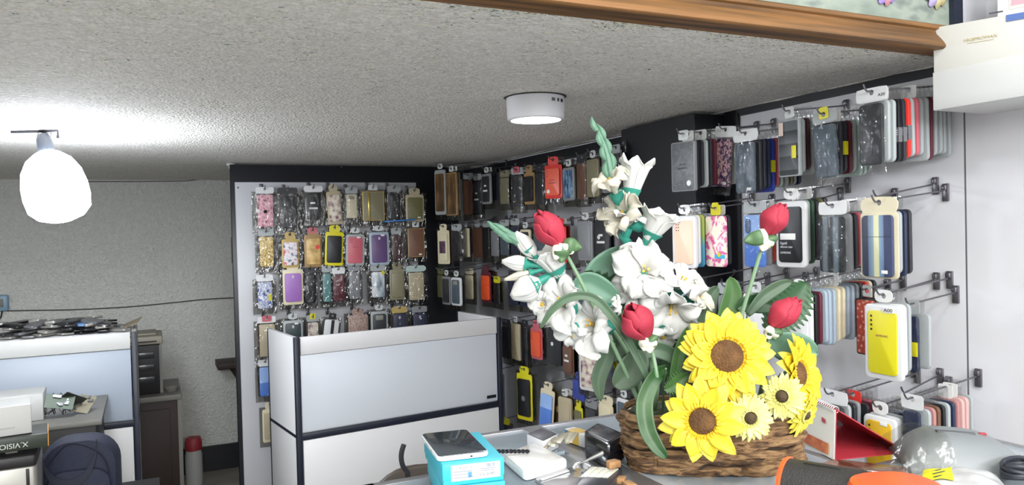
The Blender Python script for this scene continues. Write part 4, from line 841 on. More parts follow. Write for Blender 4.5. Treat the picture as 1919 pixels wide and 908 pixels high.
# sunflowers and gerberas
m_sun = mat('sunflower_yellow', 'f2dc38', .5, trl=.22, var=(16, 'efc81e', .45, .7)); m_sun2 = mat('sunflower_pale', 'f4e660', .5, trl=.22, var=(18, 'f3da3a', .45, .7))
m_sdisc = mat('sunflower_disc', '6b4a26', .85, bump=(260, 1, .004), var=(40, '54371a')); m_sring = mat('sunflower_ring', 'e3ae1c', .6)
m_ger = mat('gerbera_cream', 'f3efa0', .55, trl=.25, var=(22, 'f0e880', .45, .7)); m_gdisc = mat('gerbera_disc', '4a3a24', .8, bump=(300, 1, .003)); m_gfr = mat('gerbera_fringe', 'dcd87a', .6)
def daisy(name, label, c, d, rad, rdisc, face, layers, m, mdisc, mring, wpet, seed, cup=.1, droop=0):
    r = random.Random(seed); r0 = root(c[0]); t = thing(name, label, 'artificial flower', r0, group='yellow flowers in the basket'); bpy.context.view_layer.update(); inv = t.matrix_world.inverted()
    C = hd(c[0], c[1], d); M = inv @ axis_frame(C, face, CU); R0 = rad*.00094*d/1.36; Rd = rdisc*.00094*d/1.36
    for ly, (n, fr, lift) in enumerate(layers):
        pb = MB()
        for k in range(n):
            a = 2*PI*(k+.5*(ly % 2))/n+r.uniform(-.09, .09); Lp = (R0-Rd*.8)*fr*r.uniform(.88, 1.06); tw_ = r.uniform(-.35, .35); lf = lift+r.uniform(-.1, .1); bend = r.uniform(.2, .8)+droop*max(0, -math.sin(a+PI/2-PI/2))
            Mp = M @ Matrix.Rotation(a, 4, 'Z')
            def f(u, v, Lp=Lp, tw_=tw_, lf=lf, bend=bend):
                q = (v-.5)*2; w = wpet*R0*(math.sin(PI*min(1, .13+.87*u**.8))**.75)
                x = Rd*.78+Lp*u; z = Lp*(lf*u-.42*bend*u*u)+w*(.45*q*q*(1-u*.4))+q*w*tw_*u
                return (x, q*w, z)
            pb.sheet(f, 9, 6, .0008, Mp)
        pb.build('petals', m if not isinstance(m, tuple) else m[ly % len(m)], t, angle=180)
    MB().lathe([(.001, .012), (Rd*.45, .0105), (Rd*.8, .0065), (Rd, .001), (Rd*.95, -.006), (.001, -.008)], 36, M).build('disc', mdisc, t)
    rb = MB()
    nr = 30
    for k in range(nr):
        a = 2*PI*k/nr+r.uniform(-.05, .05); e = V((math.cos(a), math.sin(a), 0)); rb.tube([e*Rd*.93+V((0, 0, .002)), e*Rd*1.04+V((0, 0, .0075)), e*Rd*(1.24+.12*r.random())+V((0, 0, .0065))], [Rd*.09, Rd*.11, Rd*.06], 6, M)
    rb.build('floret_ring', mring, t)
    MB().lathe([(.004, -.028), (.010, -.018), (Rd*.9, -.009), (Rd*.8, -.006)], 14, M).build('calyx', m_stemd, t)
    Cb = C-V(face)*.03; stem(t, [Cb, Cb*.55+r0*.45-V(face)*.02, r0], .0042, m_stemd)
    return t
daisy('sunflower', 'largest sunflower facing front with a wide brown centre', (1362, 667), 1.27, 94, 35, cam(-.12, .28), [(17, 1.0, .12), (16, .9, .3), (14, .72, .5)], (m_sun2, m_sun, m_sun), m_sdisc, m_sring, .2, 1)
daisy('sunflower', 'sunflower tipped down over the basket front at lower left', (1316, 788), 1.23, 84, 28, cam(-.35, .02), [(11, 1.0, .15), (10, .85, .42)], (m_sun2, m_sun), m_sdisc, m_sring, .215, 2)
daisy('sunflower', 'sunflower turned away to the right, seen from its side', (1496, 700), 1.32, 80, 26, cam(1.0, .25, 1), [(15, 1.0, .2), (14, .9, .4), (10, .7, .6)], (m_sun2, m_sun, m_sun), m_sdisc, m_sring, .2, 3)
daisy('gerbera', 'pale yellow gerbera facing front below the largest sunflower', (1405, 782), 1.24, 48, 13, cam(-.05, .05), [(24, 1.0, .12), (24, .86, .28), (20, .6, .42)], m_ger, m_gdisc, m_gfr, .15, 4)
daisy('gerbera', 'pale yellow gerbera half turned left beside the side-on sunflower', (1466, 742), 1.27, 46, 13, cam(-.55, .15), [(24, 1.0, .12), (22, .86, .28), (18, .6, .42)], m_ger, m_gdisc, m_gfr, .15, 5)
daisy('gerbera', 'yellow gerbera hanging low at the right end of basket', (1506, 775), 1.31, 50, 11, cam(.9, -.5), [(18, 1.0, .1), (16, .85, .3)], m_sun2, m_gdisc, m_gfr, .16, 6)
# leaves
def leaf(name, label, pts, wpx, m, d=1.36, prof=.75, serr=0, cup=.25, ds=None, parts=None):
    r0 = hd(pts[0][0], pts[0][1], d)
    S_ = smooth([hd(p[0], p[1], (p[2] if len(p) > 2 else d)) for p in pts], 7); n = len(S_)-1; W_ = wpx*.00094
    def f(u, v):
        q = (v-.5)*2; x = u*n; i = min(n-1, int(x)); p = S_[i].lerp(S_[i+1], x-i); tg = (S_[min(n, i+2)]-S_[max(0, i-1)]).normalized(); s = tg.cross(CF).normalized()
        w = W_*math.sin(PI*min(1, .06+.94*u))**prof*(1+(serr*math.sin(u*75) if abs(q) > .6 else 0)); nrm = s.cross(tg)
        return p+s*q*w+nrm*(-cup*w*q*q)+nrm*.0015*(1-abs(q))**3-r0
    mb = MB().sheet(f, max(20, n) if not serr else 76, 8, .0009)
    o = mb.build(name, m, None, angle=180); o.location = r0
    q1 = root(pts[0][0])-r0
    if q1.length > .015: MB().tube(smooth([V((0, 0, 0)), q1*.5+V((0, 0, .006))+CF*.01, q1]), .0016, 6).build('leaf_stalk', m_stemd, o)
    tag(o, label, 'leaf', 'artificial leaves in the basket'); return o
leaf('broad_leaf', 'broad sage leaf behind stem of the tall white spray', [(1128, 545), (1122, 525), (1138, 498), (1166, 462)], 34, m_lf1, 1.43, .6)
leaf('broad_leaf', 'small sage leaf tucked left of the big open blossom', [(1150, 560), (1155, 540), (1176, 505)], 22, m_lf1, 1.44, .6)
leaf('broad_leaf', 'broad sage leaf lying above the arching blade', [(1160, 565), (1130, 545), (1098, 530), (1070, 546)], 24, m_lf1, 1.39, .6)
leaf('blade_leaf', 'thin olive blade arching over the left white blossoms', [(1222, 725), (1195, 670), (1160, 610), (1115, 560), (1070, 556), (1035, 580), (1012, 616)], 8, m_lf4, 1.29, .35)
leaf('blade_leaf', 'wide green blade drooping over the basket left end', [(1248, 690, 1.30), (1228, 705, 1.27), (1208, 750, 1.25), (1212, 800, 1.235), (1230, 835, 1.225), (1250, 858, 1.22)], 15, mat('leaf_deep', '1d4418', .45, trl=.05, var=(14, '48623f', .5, .75)), 1.25, .4)
leaf('blade_leaf', 'upright green blade behind top of the largest sunflower', [(1356, 640), (1360, 600), (1372, 550), (1368, 518)], 20, m_lf3, 1.41, .5)
leaf('blade_leaf', 'pale green blade left of the largest sunflower', [(1262, 740), (1266, 700), (1276, 650), (1290, 610)], 12, m_lf3, 1.33, .5)
leaf('blade_leaf', 'olive blade behind the low white petals', [(1330, 640), (1322, 600), (1330, 560), (1345, 535)], 18, m_lf4, 1.43, .5)
leaf('broad_leaf', 'broad pale sage leaf above the side-on sunflower', [(1440, 640), (1470, 648), (1505, 655), (1534, 662)], 30, m_lf1, 1.37, .55)
leaf('broad_leaf', 'dark green leaf under the tallest rosebud', [(1450, 575), (1430, 568), (1405, 568), (1380, 578)], 20, m_lf2, 1.40, .55)
leaf('broad_leaf', 'pale olive leaf curving over the serrated frond', [(1400, 590), (1430, 556), (1460, 536), (1484, 526)], 13, m_lf4, 1.385, .55)
leaf('serrated_leaf', 'large dark serrated frond behind the right rosebud', [(1440, 620), (1462, 590), (1490, 558), (1512, 528)], 40, m_lf2, 1.42, .6, .16)
leaf('serrated_leaf', 'dark serrated frond left of the big open blossom', [(1195, 580), (1172, 560), (1140, 535), (1096, 508)], 24, m_lf2, 1.42, .6, .22)
leaf('broad_leaf', 'dark green leaf behind the low left rosebud', [(1200, 690), (1182, 640), (1172, 600), (1170, 560)], 32, m_lf2, 1.40, .6)
leaf('broad_leaf', 'grey-green leaf beneath the low left rosebud', [(1270, 680), (1250, 660), (1222, 655), (1200, 672)], 16, m_lf4, 1.35, .55)
leaf('broad_leaf', 'grey-green rounded leaf at left edge of the foliage', [(1148, 640), (1136, 670), (1122, 710), (1126, 752)], 16, m_lf4, 1.36, .6)
leaf('broad_leaf', 'large grey-green rounded leaf left of the drooping blade', [(1196, 655), (1190, 680), (1170, 706), (1150, 724)], 27, m_lf4, 1.335, .5)
leaf('broad_leaf', 'grey-green leaf just right of the counter items', [(1180, 640), (1160, 650), (1146, 662), (1134, 672)], 20, m_lf4, 1.37, .5)
leaf('broad_leaf', 'dark leaf filling between blossoms and largest sunflower', [(1262, 720), (1258, 680), (1262, 650), (1272, 625)], 26, m_lf2, 1.42, .6)
leaf('broad_leaf', 'dark leaf under the pale gerbera at right', [(1440, 800), (1452, 780), (1462, 800), (1450, 830)], 18, m_lf2, 1.33, .6)
leaf('serrated_leaf', 'small bright green sprig left of the tipped sunflower', [(1246, 730), (1262, 722), (1280, 708), (1292, 700)], 16, m_lf3, 1.30, .6, .3)
# ------------------------------------------------------------------ glass counter and what lies on it
m_alu = mat('grey_aluminium', '9a9a9d', .35, .6); m_glass = mat('counter_glass', 'b9c6cf', .12, 0, .6, coat=.5)
t = thing('glass_counter', 'glass topped counter with grey aluminium frame holding the flower basket', 'counter', (0, 0, 0))
ta = CT
FE, XR, YC = 1.47, 1.09, .93                                  # far end, right edge, corner of the L
def top(x0, y0, x1, y1): return MB().box(((x0+x1)/2, (y0+y1)/2, ta-.004), (x1-x0, y1-y0, .008), b=.0008)
top(.335, .26, .712, 1.27).build('glass_pane', m_glass, t); top(.53, 1.29, .712, FE).build('glass_pane', m_glass, t); top(.758, .26, XR, FE).build('glass_pane', m_glass, t); top(XR+.02, .26, 1.45, YC).build('glass_pane', m_glass, t)
fr = MB()
for x0, y0, x1, y1 in ((.712, .24, .758, FE+.02), (.315, .24, .335, 1.29), (.315, 1.27, .53, 1.29), (.51, 1.29, .53, FE+.02), (.53, FE, .712, FE+.02), (.758, FE, XR+.02, FE+.02), (XR, .24, XR+.02, FE), (XR+.02, YC, 1.47, YC+.02), (1.45, .24, 1.47, YC), (.335, .24, .712, .26), (.758, .24, 1.45, .26)):
    fr.box(((x0+x1)/2, (y0+y1)/2, ta-.014), (x1-x0, y1-y0, .0285), b=.001)
fr.build('frame', m_alu, t)
MB().box((.515, .76, .57), (.36, .98, 1.10), b=.002).box((.81, .86, .57), (.55, 1.18, 1.10), b=.002).box((1.26, .585, .57), (.34, .64, 1.10), b=.002).build('cabinet_body', m_white, t)
def rpoly(P, r, k=3):
    o = []; n = len(P)
    for i in range(n):
        a, b, c = V(P[i-1]), V(P[i]), V(P[(i+1) % n]); u = (a-b).normalized(); w = (c-b).normalized(); rr_ = min(r, (a-b).length*.45, (c-b).length*.45)
        s, e = b+u*rr_, b+w*rr_
        for q in range(k+1):
            f = q/k; o.append(tuple(s*(1-f)**2+b*2*f*(1-f)+e*f*f))
    return o
def quad(px, z): return [V(hz(x, y, z)[:2]) for x, y in px]
def area2(P): return sum(P[i].x*P[(i+1) % len(P)].y-P[(i+1) % len(P)].x*P[i].y for i in range(len(P)))
def qslab(px, ztop, th, r, b=.001):
    P = quad(px, ztop); c = sum(P, V((0, 0)))/len(P)
    if area2(P) < 0: P = P[::-1]
    return MB().slab(rpoly([p-c for p in P], r), 0, th, b), V((c.x, c.y, ztop-th)), c
def put(name, label, cat, px, ztop, th, r, m, b=.001, group=None):
    mb, loc, c = qslab(px, ztop, th, r, b); o = mb.build(name, m); o.location = loc; return tag(o, label, cat, group)
m_teal = mat('teal_card', '38b4c8', .45); m_paper = mat('label_paper', 'e4e6e8', .5)
Nn, Rr = hz(828, 872, 1.24), hz(948, 865, 1.24); ang = -.16
def teal(z, dr, label):
    t = thing('phone_box', label, 'phone box', (Nn.x, Nn.y, z), ang+dr, 'teal phone boxes on the glass counter')
    MB().box((.05, .084, .010), (.0965, .1645, .020), b=.0012).build('tray', m_teal, t)
    MB().box((.05, .084, .0215), (.099, .167, .0265), b=.0015).build('lid', m_teal, t)
    return t
teal(CT+.001, -.03, 'lower teal phone box of the two stacked at counter front')
tb = teal(CT+.0365, 0, 'upper teal phone box carrying the white handset')
o = MB().box((.053, -.0006, .0195), (.078, .0006, .0245)).build('label', m_paper, tb); m_bar = mat('barcode_grey', '8d9298', .6); m_dk = mat('print_dark', '3c3f45', .6)
bb = MB(); rr = random.Random(5)
for k in range(16): bb.box((.070+k*.0013, -.0011, .0275), (.0004+rr.random()*.0007, .0005, .006))
for k in range(12): bb.box((.021+k*.0022, -.0011, .0268), (.0008+rr.random()*.0011, .0005, .0035))
for k, (x, z_, l) in enumerate(((.032, .0215, .03), (.032, .017, .03), (.034, .0125, .032), (.072, .0225, .026), (.072, .0195, .022))): bb.box((x, -.0011, z_), (l, .0005, .0016))
bb.build('barcode', m_bar, tb)
MB().box((.0435, -.0013, .0155), (.006, .0006, .009), b=.0002).build('blue_mark', mat('mark_blue', '4f86b8', .5), tb)
text(tb, 'CE 0197', (.071, -.0012, .0135), .0062, m_dk, sx=1.1)
# handset on the teal box
zt = CT+.0365+.0355+.0085
P = [hz(x, y, zt) for x, y in ((833, 857), (930, 843), (862, 803), (778, 812))]; c = sum(P, V())/4; ax = (P[1]-P[0]+P[2]-P[3]); an = math.atan2(ax.y, ax.x)
t = thing('smartphone', 'white handset with a dark screen lying on the upper teal box', 'phone', (c.x, c.y, zt-.0085), ang+.02)
hw_, hl_ = .083, .146; MB().slab(rrect(hw_, hl_, .011, 5), 0, .0075, .002).build('body', mat('phone_white', 'e8edf0', .3), t)
MB().slab(rrect(hw_-.004, hl_-.004, .009, 5), .0075, .0087, .0005).build('screen', mat('phone_screen', '3d454c', .15, coat=.5), t)
MB().box((.012, -hl_/2-.0002, .004), (.004, .001, .003), b=.0004).build('port', m_dk, t)
MB().box((-hw_/2-.0002, .01, .005), (.001, .022, .002)).box((-hw_/2-.0002, -.025, .005), (.001, .012, .002)).build('side_button', mat('button_silver', 'b8bec4', .3, .5), t)
put('tablet_case', 'large white glossy slab lying flat beside the teal boxes', 'white case', [(983, 882), (1066, 859), (1002, 827), (943, 848)], CT+.020, .019, .012, mat('gloss_white', 'eceae6', .2, coat=.4), .005)
a_, b_ = hz(905, 845, CT+.032), hz(992, 845, CT+.026); mb = MB(); ax_ = axis_frame(a_, b_-a_); Ln = (b_-a_).length
for s in (0, PI): mb.tube([ax_ @ V((.0022*math.cos(i*.9+s), .0022*math.sin(i*.9+s), Ln*i/40)) for i in range(41)], .0019, 6)
tag(mb.build('drill_bit', m_dsteel), 'dark twisted metal bit lying across the white slab', 'drill bit')
t = thing('small_box', 'white box with a dark top at the far end of the counter', 'box', (0, 0, 0))
mb, loc, c = qslab([(987, 810), (1018, 824), (1046, 810), (1014, 799)], CT+.03, .026, .002); o = mb.build('box_body', m_white, t); o.location = (0, 0, 0); t.location = loc-V((0, 0, .003))
mb2, loc2, c2 = qslab([(988, 810), (1018, 823), (1044, 810), (1014, 800)], CT+.03, .001, .002); o = mb2.build('dark_top', mat('charcoal_card', '45454c', .5), t); o.location = loc2-loc+V((0, 0, .0012))
rr = random.Random(11)
for k in range(12):
    p = hz(1008+k*6, 836-k*1.6+rr.uniform(-5, 3), CT+.004+.0040*k); mb = MB().box((0, 0, 0), (.062, .009, .0035), b=.0008); o = mb.build('plastic_strip', mat('strip_beige', 'a39b82', .5) if k % 2 else mat('strip_pale', 'c3bfae', .4)); o.location = p; o.rotation_euler = (0, rr.uniform(-.03, .03), .95+rr.uniform(-.2, .2))
    tag(o, 'thin beige plastic strip in the jumble behind the white slab', 'strip', 'beige strips jumbled on the glass counter')
t = thing('card_box', 'white carton with a yellow end before the black case', 'carton', hz(1090, 822, CT+.001)); inv = t.matrix_world.inverted
A_, B_ = hz(1058, 826, CT+.001), hz(1122, 850, CT+.001); dr = B_-A_; t.location = A_; t.rotation_euler = (0, 0, math.atan2(dr.y, dr.x)); Lc = dr.length
MB().box((Lc/2, .013, .013), (Lc, .024, .025), b=.001).build('carton_body', m_white, t)
MB().box((Lc*.27, .0005, .013), (Lc*.3, .0012, .0235)).box((Lc*.27, .013, .0258), (Lc*.3, .022, .0008)).build('yellow_print', mat('carton_yellow', 'd6b24a', .5), t)
MB().box((Lc*.06, .0005, .015), (Lc*.1, .0012, .018)).build('blue_print', mat('carton_blue', '5a7f9c', .5), t)
t = thing('black_case', 'black rounded glossy case beside the left end of basket', 'case', (0, 0, 0))
mb, loc, c = qslab([(1092, 808), (1141, 833), (1173, 812), (1122, 790)], CT+.046, .045, .014, .004); t.location = loc; mb.build('case_body', mat('gloss_black', '17181d', .2, coat=.4), t)
mb, l2, c = qslab([(1098, 808), (1140, 828), (1166, 812), (1122, 794)], CT+.046, .0015, .010, .0007); o = mb.build('lid_window', mat('window_grey', '55565b', .25, coat=.4), t); o.location = l2-loc+V((0, 0, .0012))
a_, b_ = hz(1082, 870, CT+.004), hz(1141, 843, CT+.03)
tag(MB().tube([a_, a_*.5+b_*.5, b_*.85+a_*.15, b_], [.0012, .0035, .005, .003], 8).build('tweezers', mat('bright_steel', 'b8b8b8', .2, .9)), 'steel tweezers leaning up against the black case', 'tweezers')
t = thing('phone_screen_panel', 'loose glass phone screen with a bright reflection at counter front', 'screen', (0, 0, 0))
mb, loc, c = qslab([(1050, 925), (1120, 897), (1096, 866), (1002, 896)], CT+.006, .005, .006); t.location = loc; mb.build('glass', mat('screen_glass', '8c8d90', .06, .2, coat=1), t)
mb, l2, c = qslab([(1060, 930), (1100, 905), (1086, 880), (1012, 903)], CT+.0068, .001, .004, .0003); o = mb.build('glass_face', mat('screen_face', 'a9a6a8', .1, coat=1), t); o.location = l2-loc
mb, l2, c = qslab([(1012, 897), (1016, 899), (1068, 881), (1064, 879)], CT+.0078, .001, .002, .0003); o = mb.build('edge_reflection', m_white, t); o.location = l2-loc  # white sliver modelled as the reflection along the glass edge
t = thing('parts_tray', 'dark edged tray with four cream pads at counter front', 'tray', (0, 0, 0))
mb, loc, c = qslab([(1072, 918), (1138, 915), (1166, 876), (1108, 871)], CT+.016, .012, .002); t.location = loc; mb.build('tray_body', mat('tray_dark', '33343a', .35), t)
for k in range(4):
    def lp(a, b, f): return (a[0]+(b[0]-a[0])*f, a[1]+(b[1]-a[1])*f)
    BLp, BRp, FLp, FRp = (1108, 873), (1160, 877), (1088, 891), (1140, 893); f0, f1 = k/4+.012, (k+1)/4-.012
    mb, l2, c = qslab([lp(FLp, FRp, f0), lp(FLp, FRp, f1), lp(BLp, BRp, f1), lp(BLp, BRp, f0)], CT+.0172, .002, .001, .0003); o = mb.build('cream_pad', mat('pad_cream', 'd6d4c4', .5), t); o.location = l2-loc
for k, (x, y, w_) in enumerate(((1150, 893, .026), (1164, 904, .022), (1180, 912, .03))):
    o = MB().slab(rpoly([(-w_/2, -.009), (w_/2, -.006), (w_*.35, .010), (-w_*.4, .008)], .003), 0, .012-.002*k, .002).build('wood_chip', mat('chip_tan', 'b08558', .7, var=(40, '8f6a45'))); o.location = hz(x, y, CT+.001)+V((0, 0, .0165 if k == 0 else 0)); o.rotation_euler = (0, 0, k*.7)
    tag(o, ['tan chip resting on the cream pad tray', 'tan chip in the middle beside the cream pad tray', 'tan chip nearest the basket front'][k], 'chip', 'tan chips on the glass counter')
p = [hz(x, y, CT+.004) for x, y in ((1075, 876), (1080, 869), (1092, 868), (1104, 873), (1112, 880))]
tag(MB().tube(smooth(p), .003, 8).build('white_cable', m_white), 'short white cable loop behind the loose phone screen', 'cable')
# orange and black barrel gadget
A3 = hd(1470, 908, 1.12); rad = .043; m_or = mat('orange_plastic', 'ee5f2e', .35); m_bk = mat('black_rubber', '2c2a29', .55, bump=(400, .3))
ch = V((CF.x, CF.y, 0)).normalized(); rh = V((CR.x, CR.y, 0)).normalized(); dr = (rh*.78-ch*.62).normalized(); A3.z = CT+rad+.002; M = axis_frame(A3, dr, (0, 0, 1))
t = thing('label_gun', 'orange and black rounded gadget lying at the front right of counter', 'gadget', M=M)
MB().lathe([(.001, .0), (.030, .0), (.0415, .0005), (.043, .003), (.043, .006), (.041, .007), (.001, .007)], 44).build('end_rim', m_or, t)
MB().lathe([(.001, .0065), (.0408, .0065), (.0408, .125), (.001, .125)], 44).build('rubber_hood', m_bk, t)
MB().box((.0405, .006, .055), (.002, .0035, .05), b=.0008).build('groove', mat('groove_black', '121212', .5), t)
O = hz(1574, 880, CT+rad*2); w_ = .118; MB().slab(rrect(w_, .16, .05, 8), CT+.001, CT+rad*2.03, .012, M.inverted() @ frame((0, 0, 0), rh) @ Matrix.Translation(frame((0, 0, 0), rh).inverted() @ V((O.x, O.y, 0))) @ Matrix.Translation((.050, -.082, 0))).build('cover', m_or, t)
put('clear_tray', 'clear tinted plastic lid behind the orange gadget', 'lid', [(1520, 872), (1690, 886), (1700, 874), (1560, 858)], CT+.02, .018, .006, film_mat('tinted_film', .2, 'e8c8b8', 30, .3), .004)
# desk calendar
d0 = (hz(1566, 862, CT)-EO).dot(CF); F1_ = hz(1566, 862, CT+.001); ap = hd(1568, 768, d0*1.02); F2_ = hz(1700, 848, CT+.001)
apz = ap.z; fa = hz(1526, 751, apz); sh = (fa-ap)*2.6; FF1 = F1_+sh; FF2 = F2_+sh
t = thing('desk_calendar', 'red easel desk calendar with a white spiral bound page', 'calendar', F1_); q = lambda p: p-F1_
def panel(a, b, c_, d_, th): 
    n_ = (b-a).cross(c_-a).normalized()*th; v = [q(p) for p in (a, b, c_, d_)]; return MB().add(v+[p+n_ for p in v], [(0, 1, 2, 3), (7, 6, 5, 4), (0, 4, 5, 1), (1, 5, 6, 2), (2, 6, 7, 3), (3, 7, 4, 0)])
m_red = mat('calendar_red', 'a82f3b', .5); m_page = mat('calendar_page', 'dfddd2', .55)
panel(F2_, FF2, ap+sh, ap, .002).build('back_panel', m_red, t, False)
panel(F1_, FF1, FF2, F2_, -.002).build('base_panel', m_red, t, False)
panel(F1_, FF1, ap+sh, ap, -.0015).build('front_panel', m_red, t, False)
nrm = (FF1-F1_).cross(ap-F1_).normalized(); nrm = nrm if nrm.dot(CF) < 0 else -nrm
off = nrm*.0035
panel(F1_+off, FF1+off, ap+sh+off, ap+off, .0012).build('page', m_page, t, False)
def onpage(u, v): return (F1_*(1-v)+ap*v)*(1-u)+(FF1*(1-v)+(ap+sh)*v)*u+off*1.6
panel(onpage(.08, .05), onpage(.5, .05), onpage(.5, .27), onpage(.08, .27), .0006).build('printed_band', mat('band_rust', 'b0502c', .5, var=(60, 'c87a3c')), t, False)
panel(onpage(.14, .64), onpage(.2, .66), onpage(.2, .75), onpage(.14, .72), .0006).build('red_mark', m_red, t, False)
sb = MB()
for k in range(30):
    c_ = ap+sh*((k+.5)/30); u_ = sh.normalized(); w_ = V((0, 0, 1)); s_ = u_.cross(w_); sb.tube([q(c_+(w_*math.cos(i*PI/5)+s_*math.sin(i*PI/5))*.0062) for i in range(11)], .0009, 5)
sb.build('spiral_binding', mat('wire_white', 'c8c8c8', .3, .5), t)
# payment terminal under film
t = thing('card_terminal', 'grey rounded card terminal lying behind the white plastic bag', 'card terminal', hz(1795, 868, CT+.001)); c0_ = t.location.copy()
aa = hz(1690, 872, CT); cc = hz(1905, 880, CT); dd = cc-aa; t.rotation_euler = (0, 0, math.atan2(dd.y, dd.x)); Lt = dd.length
m_tg = mat('terminal_grey', '7c8082', .4)
def hull(u, v):
    a = (u-.5)*2; b = (v-.5)*2; x = a*Lt*.52; y = b*.075; z = .058*(1-abs(a)**3.2*.75)*(1-abs(b)**4*.85)*(1-.12*a); return (x, y, z)
hb = MB().grid(hull, 22, 16); n = len(hb.v); hb.add([(x, y, 0) for x, y, z in hb.v], [f[::-1] for f in hb.f])
rimi = list(range(17))+[i*17+16 for i in range(1, 23)]+[22*17+j for j in range(15, -1, -1)]+[i*17 for i in range(21, 0, -1)]
hb.f += [(b2, a2, a2+n, b2+n) for a2, b2 in zip(rimi, rimi[1:]+rimi[:1])]; hb.m = [0]*len(hb.f)
hb.build('terminal_body', m_tg, t)
MB().box((-.01, -.012, .0575), (Lt*.34, .012, .003), Matrix.Rotation(.05, 4, 'Y'), b=.001).build('card_slot', mat('slot_dark', '4e5254', .4), t)
MB().box((Lt*.22, .0, .0535), (.012, .008, .003), b=.0008).build('red_key', m_red, t)
t2 = thing('clear_bag', 'crinkled clear bag over the left end of the card terminal', 'bag', t.location+V((0, 0, 0)), t.rotation_euler.z)
def fl(u, v):
    a = (u-.5)*2; b = (v-.5)*2; x = -Lt*.36+a*.05; return (x-.012, b*.085, .070*(1-abs(b)**3*.9)*(1-max(0, -a)**2*.85)*(1-.12)+.004*math.sin(u*13+v*9))
MB().grid(fl, 16, 16).build('film', film_mat('bag_film', .05, 'f2f2f0', 40, .5, .2), t2)
# white bag with yellow label
t = thing('plastic_bag', 'white plastic bag with a yellow label at counter right front', 'bag', (0, 0, 0)); P = [hz(x, y, CT+.026) for x, y in ((1690, 925), (1915, 930), (1866, 866), (1706, 876))]; t.location = P[0]
def pil(u, v):
    p = (P[0]*(1-u)+P[1]*u)*(1-v)+(P[3]*(1-u)+P[2]*u)*v-P[0]; e = (1-abs(2*u-1)**4)*(1-abs(2*v-1)**4); p = p+V((0, 0, -.018+.024*e+.002*math.sin(u*17+v*6)*e+.0015*math.sin(v*23+u*5)*e)); return p
MB().sheet(pil, 22, 14, -.004).build('bag_body', mat('bag_white', 'bdbdbd', .3, bump=(25, .6, .006), coat=.3), t)
def lab(u, v): return pil(.16+.3*u, .34+.5*v)+V((0, 0, .0018))
MB().sheet(lab, 8, 8, .0008).build('yellow_label', mat('label_yellow', 'e8e020', .5), t)
for k, (u, v, l) in enumerate(((.3, .62, .03), (.32, .5, .04), (.31, .42, .025))):
    p = pil(u, v)+V((0, 0, .0034)); MB().box((0, 0, 0), (l*.7, .0022, .0006)).build('print_line', m_dk, t).location = p
mb = MB(); c_ = hz(1912, 893, CT+.012)
for k in range(4): mb.tube([c_+V((.03*math.cos(i*.5+k), .022*math.sin(i*.5+k), .004+.006*k+.002*math.sin(i))) for i in range(13)], .0042, 7)
tag(mb.build('cable_coil', mat('cable_navy', '23262f', .5)), 'coiled dark cable at the right edge of counter', 'cable')
# ------------------------------------------------------------------ chair beyond the counter
cp = hy(728, 905, 1.85); t = thing('chair', 'brown chair with rounded back standing behind the glass counter', 'chair', (cp.x+.03, cp.y, 0), -.3)
m_brn = mat('chair_brown', '3f352c', .5)
ztop = hy(728, 876, 1.85).z
MB().slab(rrect(.30, .34, .13, 8), -.012, .012, .006, Matrix.Translation((.06, .0, ztop-.17)) @ FR).build('backrest', m_brn, t)
MB().slab(rrect(.40, .38, .08, 6, .06, -.0), .43, .47, .012, Matrix.Translation((0, .2, 0))).build('seat', m_brn, t)
for sx in (-1, 1):
    MB().tube([(.06+sx*.15, .03, 0), (.06+sx*.14, .02, .45), (.06+sx*.12, .005, ztop-.14)], .013, 10).build('leg', m_dsteel, t)
    MB().tube([(.06+sx*.15, .36, 0), (.06+sx*.14, .35, .435)], .013, 10).build('leg', m_dsteel, t)
ar = [hy(x, y, 1.75)-V((cp.x+.03, cp.y, 0)) for x, y in ((757, 832), (753, 845), (752, 858), (755, 872), (764, 885))]
ir = Matrix.Rotation(.3, 4, 'Z')
MB().tube(smooth([ir @ p for p in ar])+[ir @ V(ar[-1])+V((0, .02, -.06))], .006, 8).build('armrest', mat('rest_black', '24242a', .4), t)
# ------------------------------------------------------------------ shelf and boxes at top right
t = thing('floating_shelf', 'thick white shelf on the right wall under the boxed watch', 'shelf', (WX, 1.16, 1.841))
MB().box((-.108, -.34, .0425), (.216, .68, .085), b=.0015).build('shelf_board', mat('shelf_white', 'dcdcdb', .4), t)
A_, Bq = hz(1748, 52, 2.027), hz(1919, 22, 2.027); an = math.atan2(Bq.y-A_.y, Bq.x-A_.x)
m_gold = mat('gold_print', 'b3a573', .4)
t = thing('watch_box', 'white watch box with gold lettering on the white shelf', 'box', (A_.x, A_.y, 1.927), an)
MB().box((.13, .05, .050), (.26, .098, .100), b=.0015).build('carton', mat('box_ivory', 'bcbab4', .45), t)
A5 = hz(1830, 75, 1.985); lx = (V((A5.x, A5.y, 0))-V((A_.x, A_.y, 0))).length
text(t, 'HK8PROMAX', (.093, -.0004, .060), .0086, m_gold, sx=1.25); MB().box((.093, 0, .053), (.05, .0008, .0009)).build('gold_line', m_gold, t)
t = thing('picture_box', 'white box with a pink pictured triangle standing on the watch box', 'box', (A_.x, A_.y, 2.0275), an)
MB().box((.20, .055, .075), (.16, .06, .148), b=.0015).build('carton', m_white, t)
MB().add([(.145, .0235, .022), (.172, .0235, .022), (.163, .0235, .07), (.152, .0235, .07), (.145, .0249, .022), (.172, .0249, .022), (.163, .0249, .07), (.152, .0249, .07)], [(0, 1, 2, 3), (7, 6, 5, 4), (0, 4, 5, 1), (1, 5, 6, 2), (2, 6, 7, 3), (3, 7, 4, 0)]).build('pink_picture', mat('picture_pink', 'e7939f', .5), t, False)
MB().box((.118, .0242, .014), (.026, .0012, .003)).build('print_line', m_dk, t)
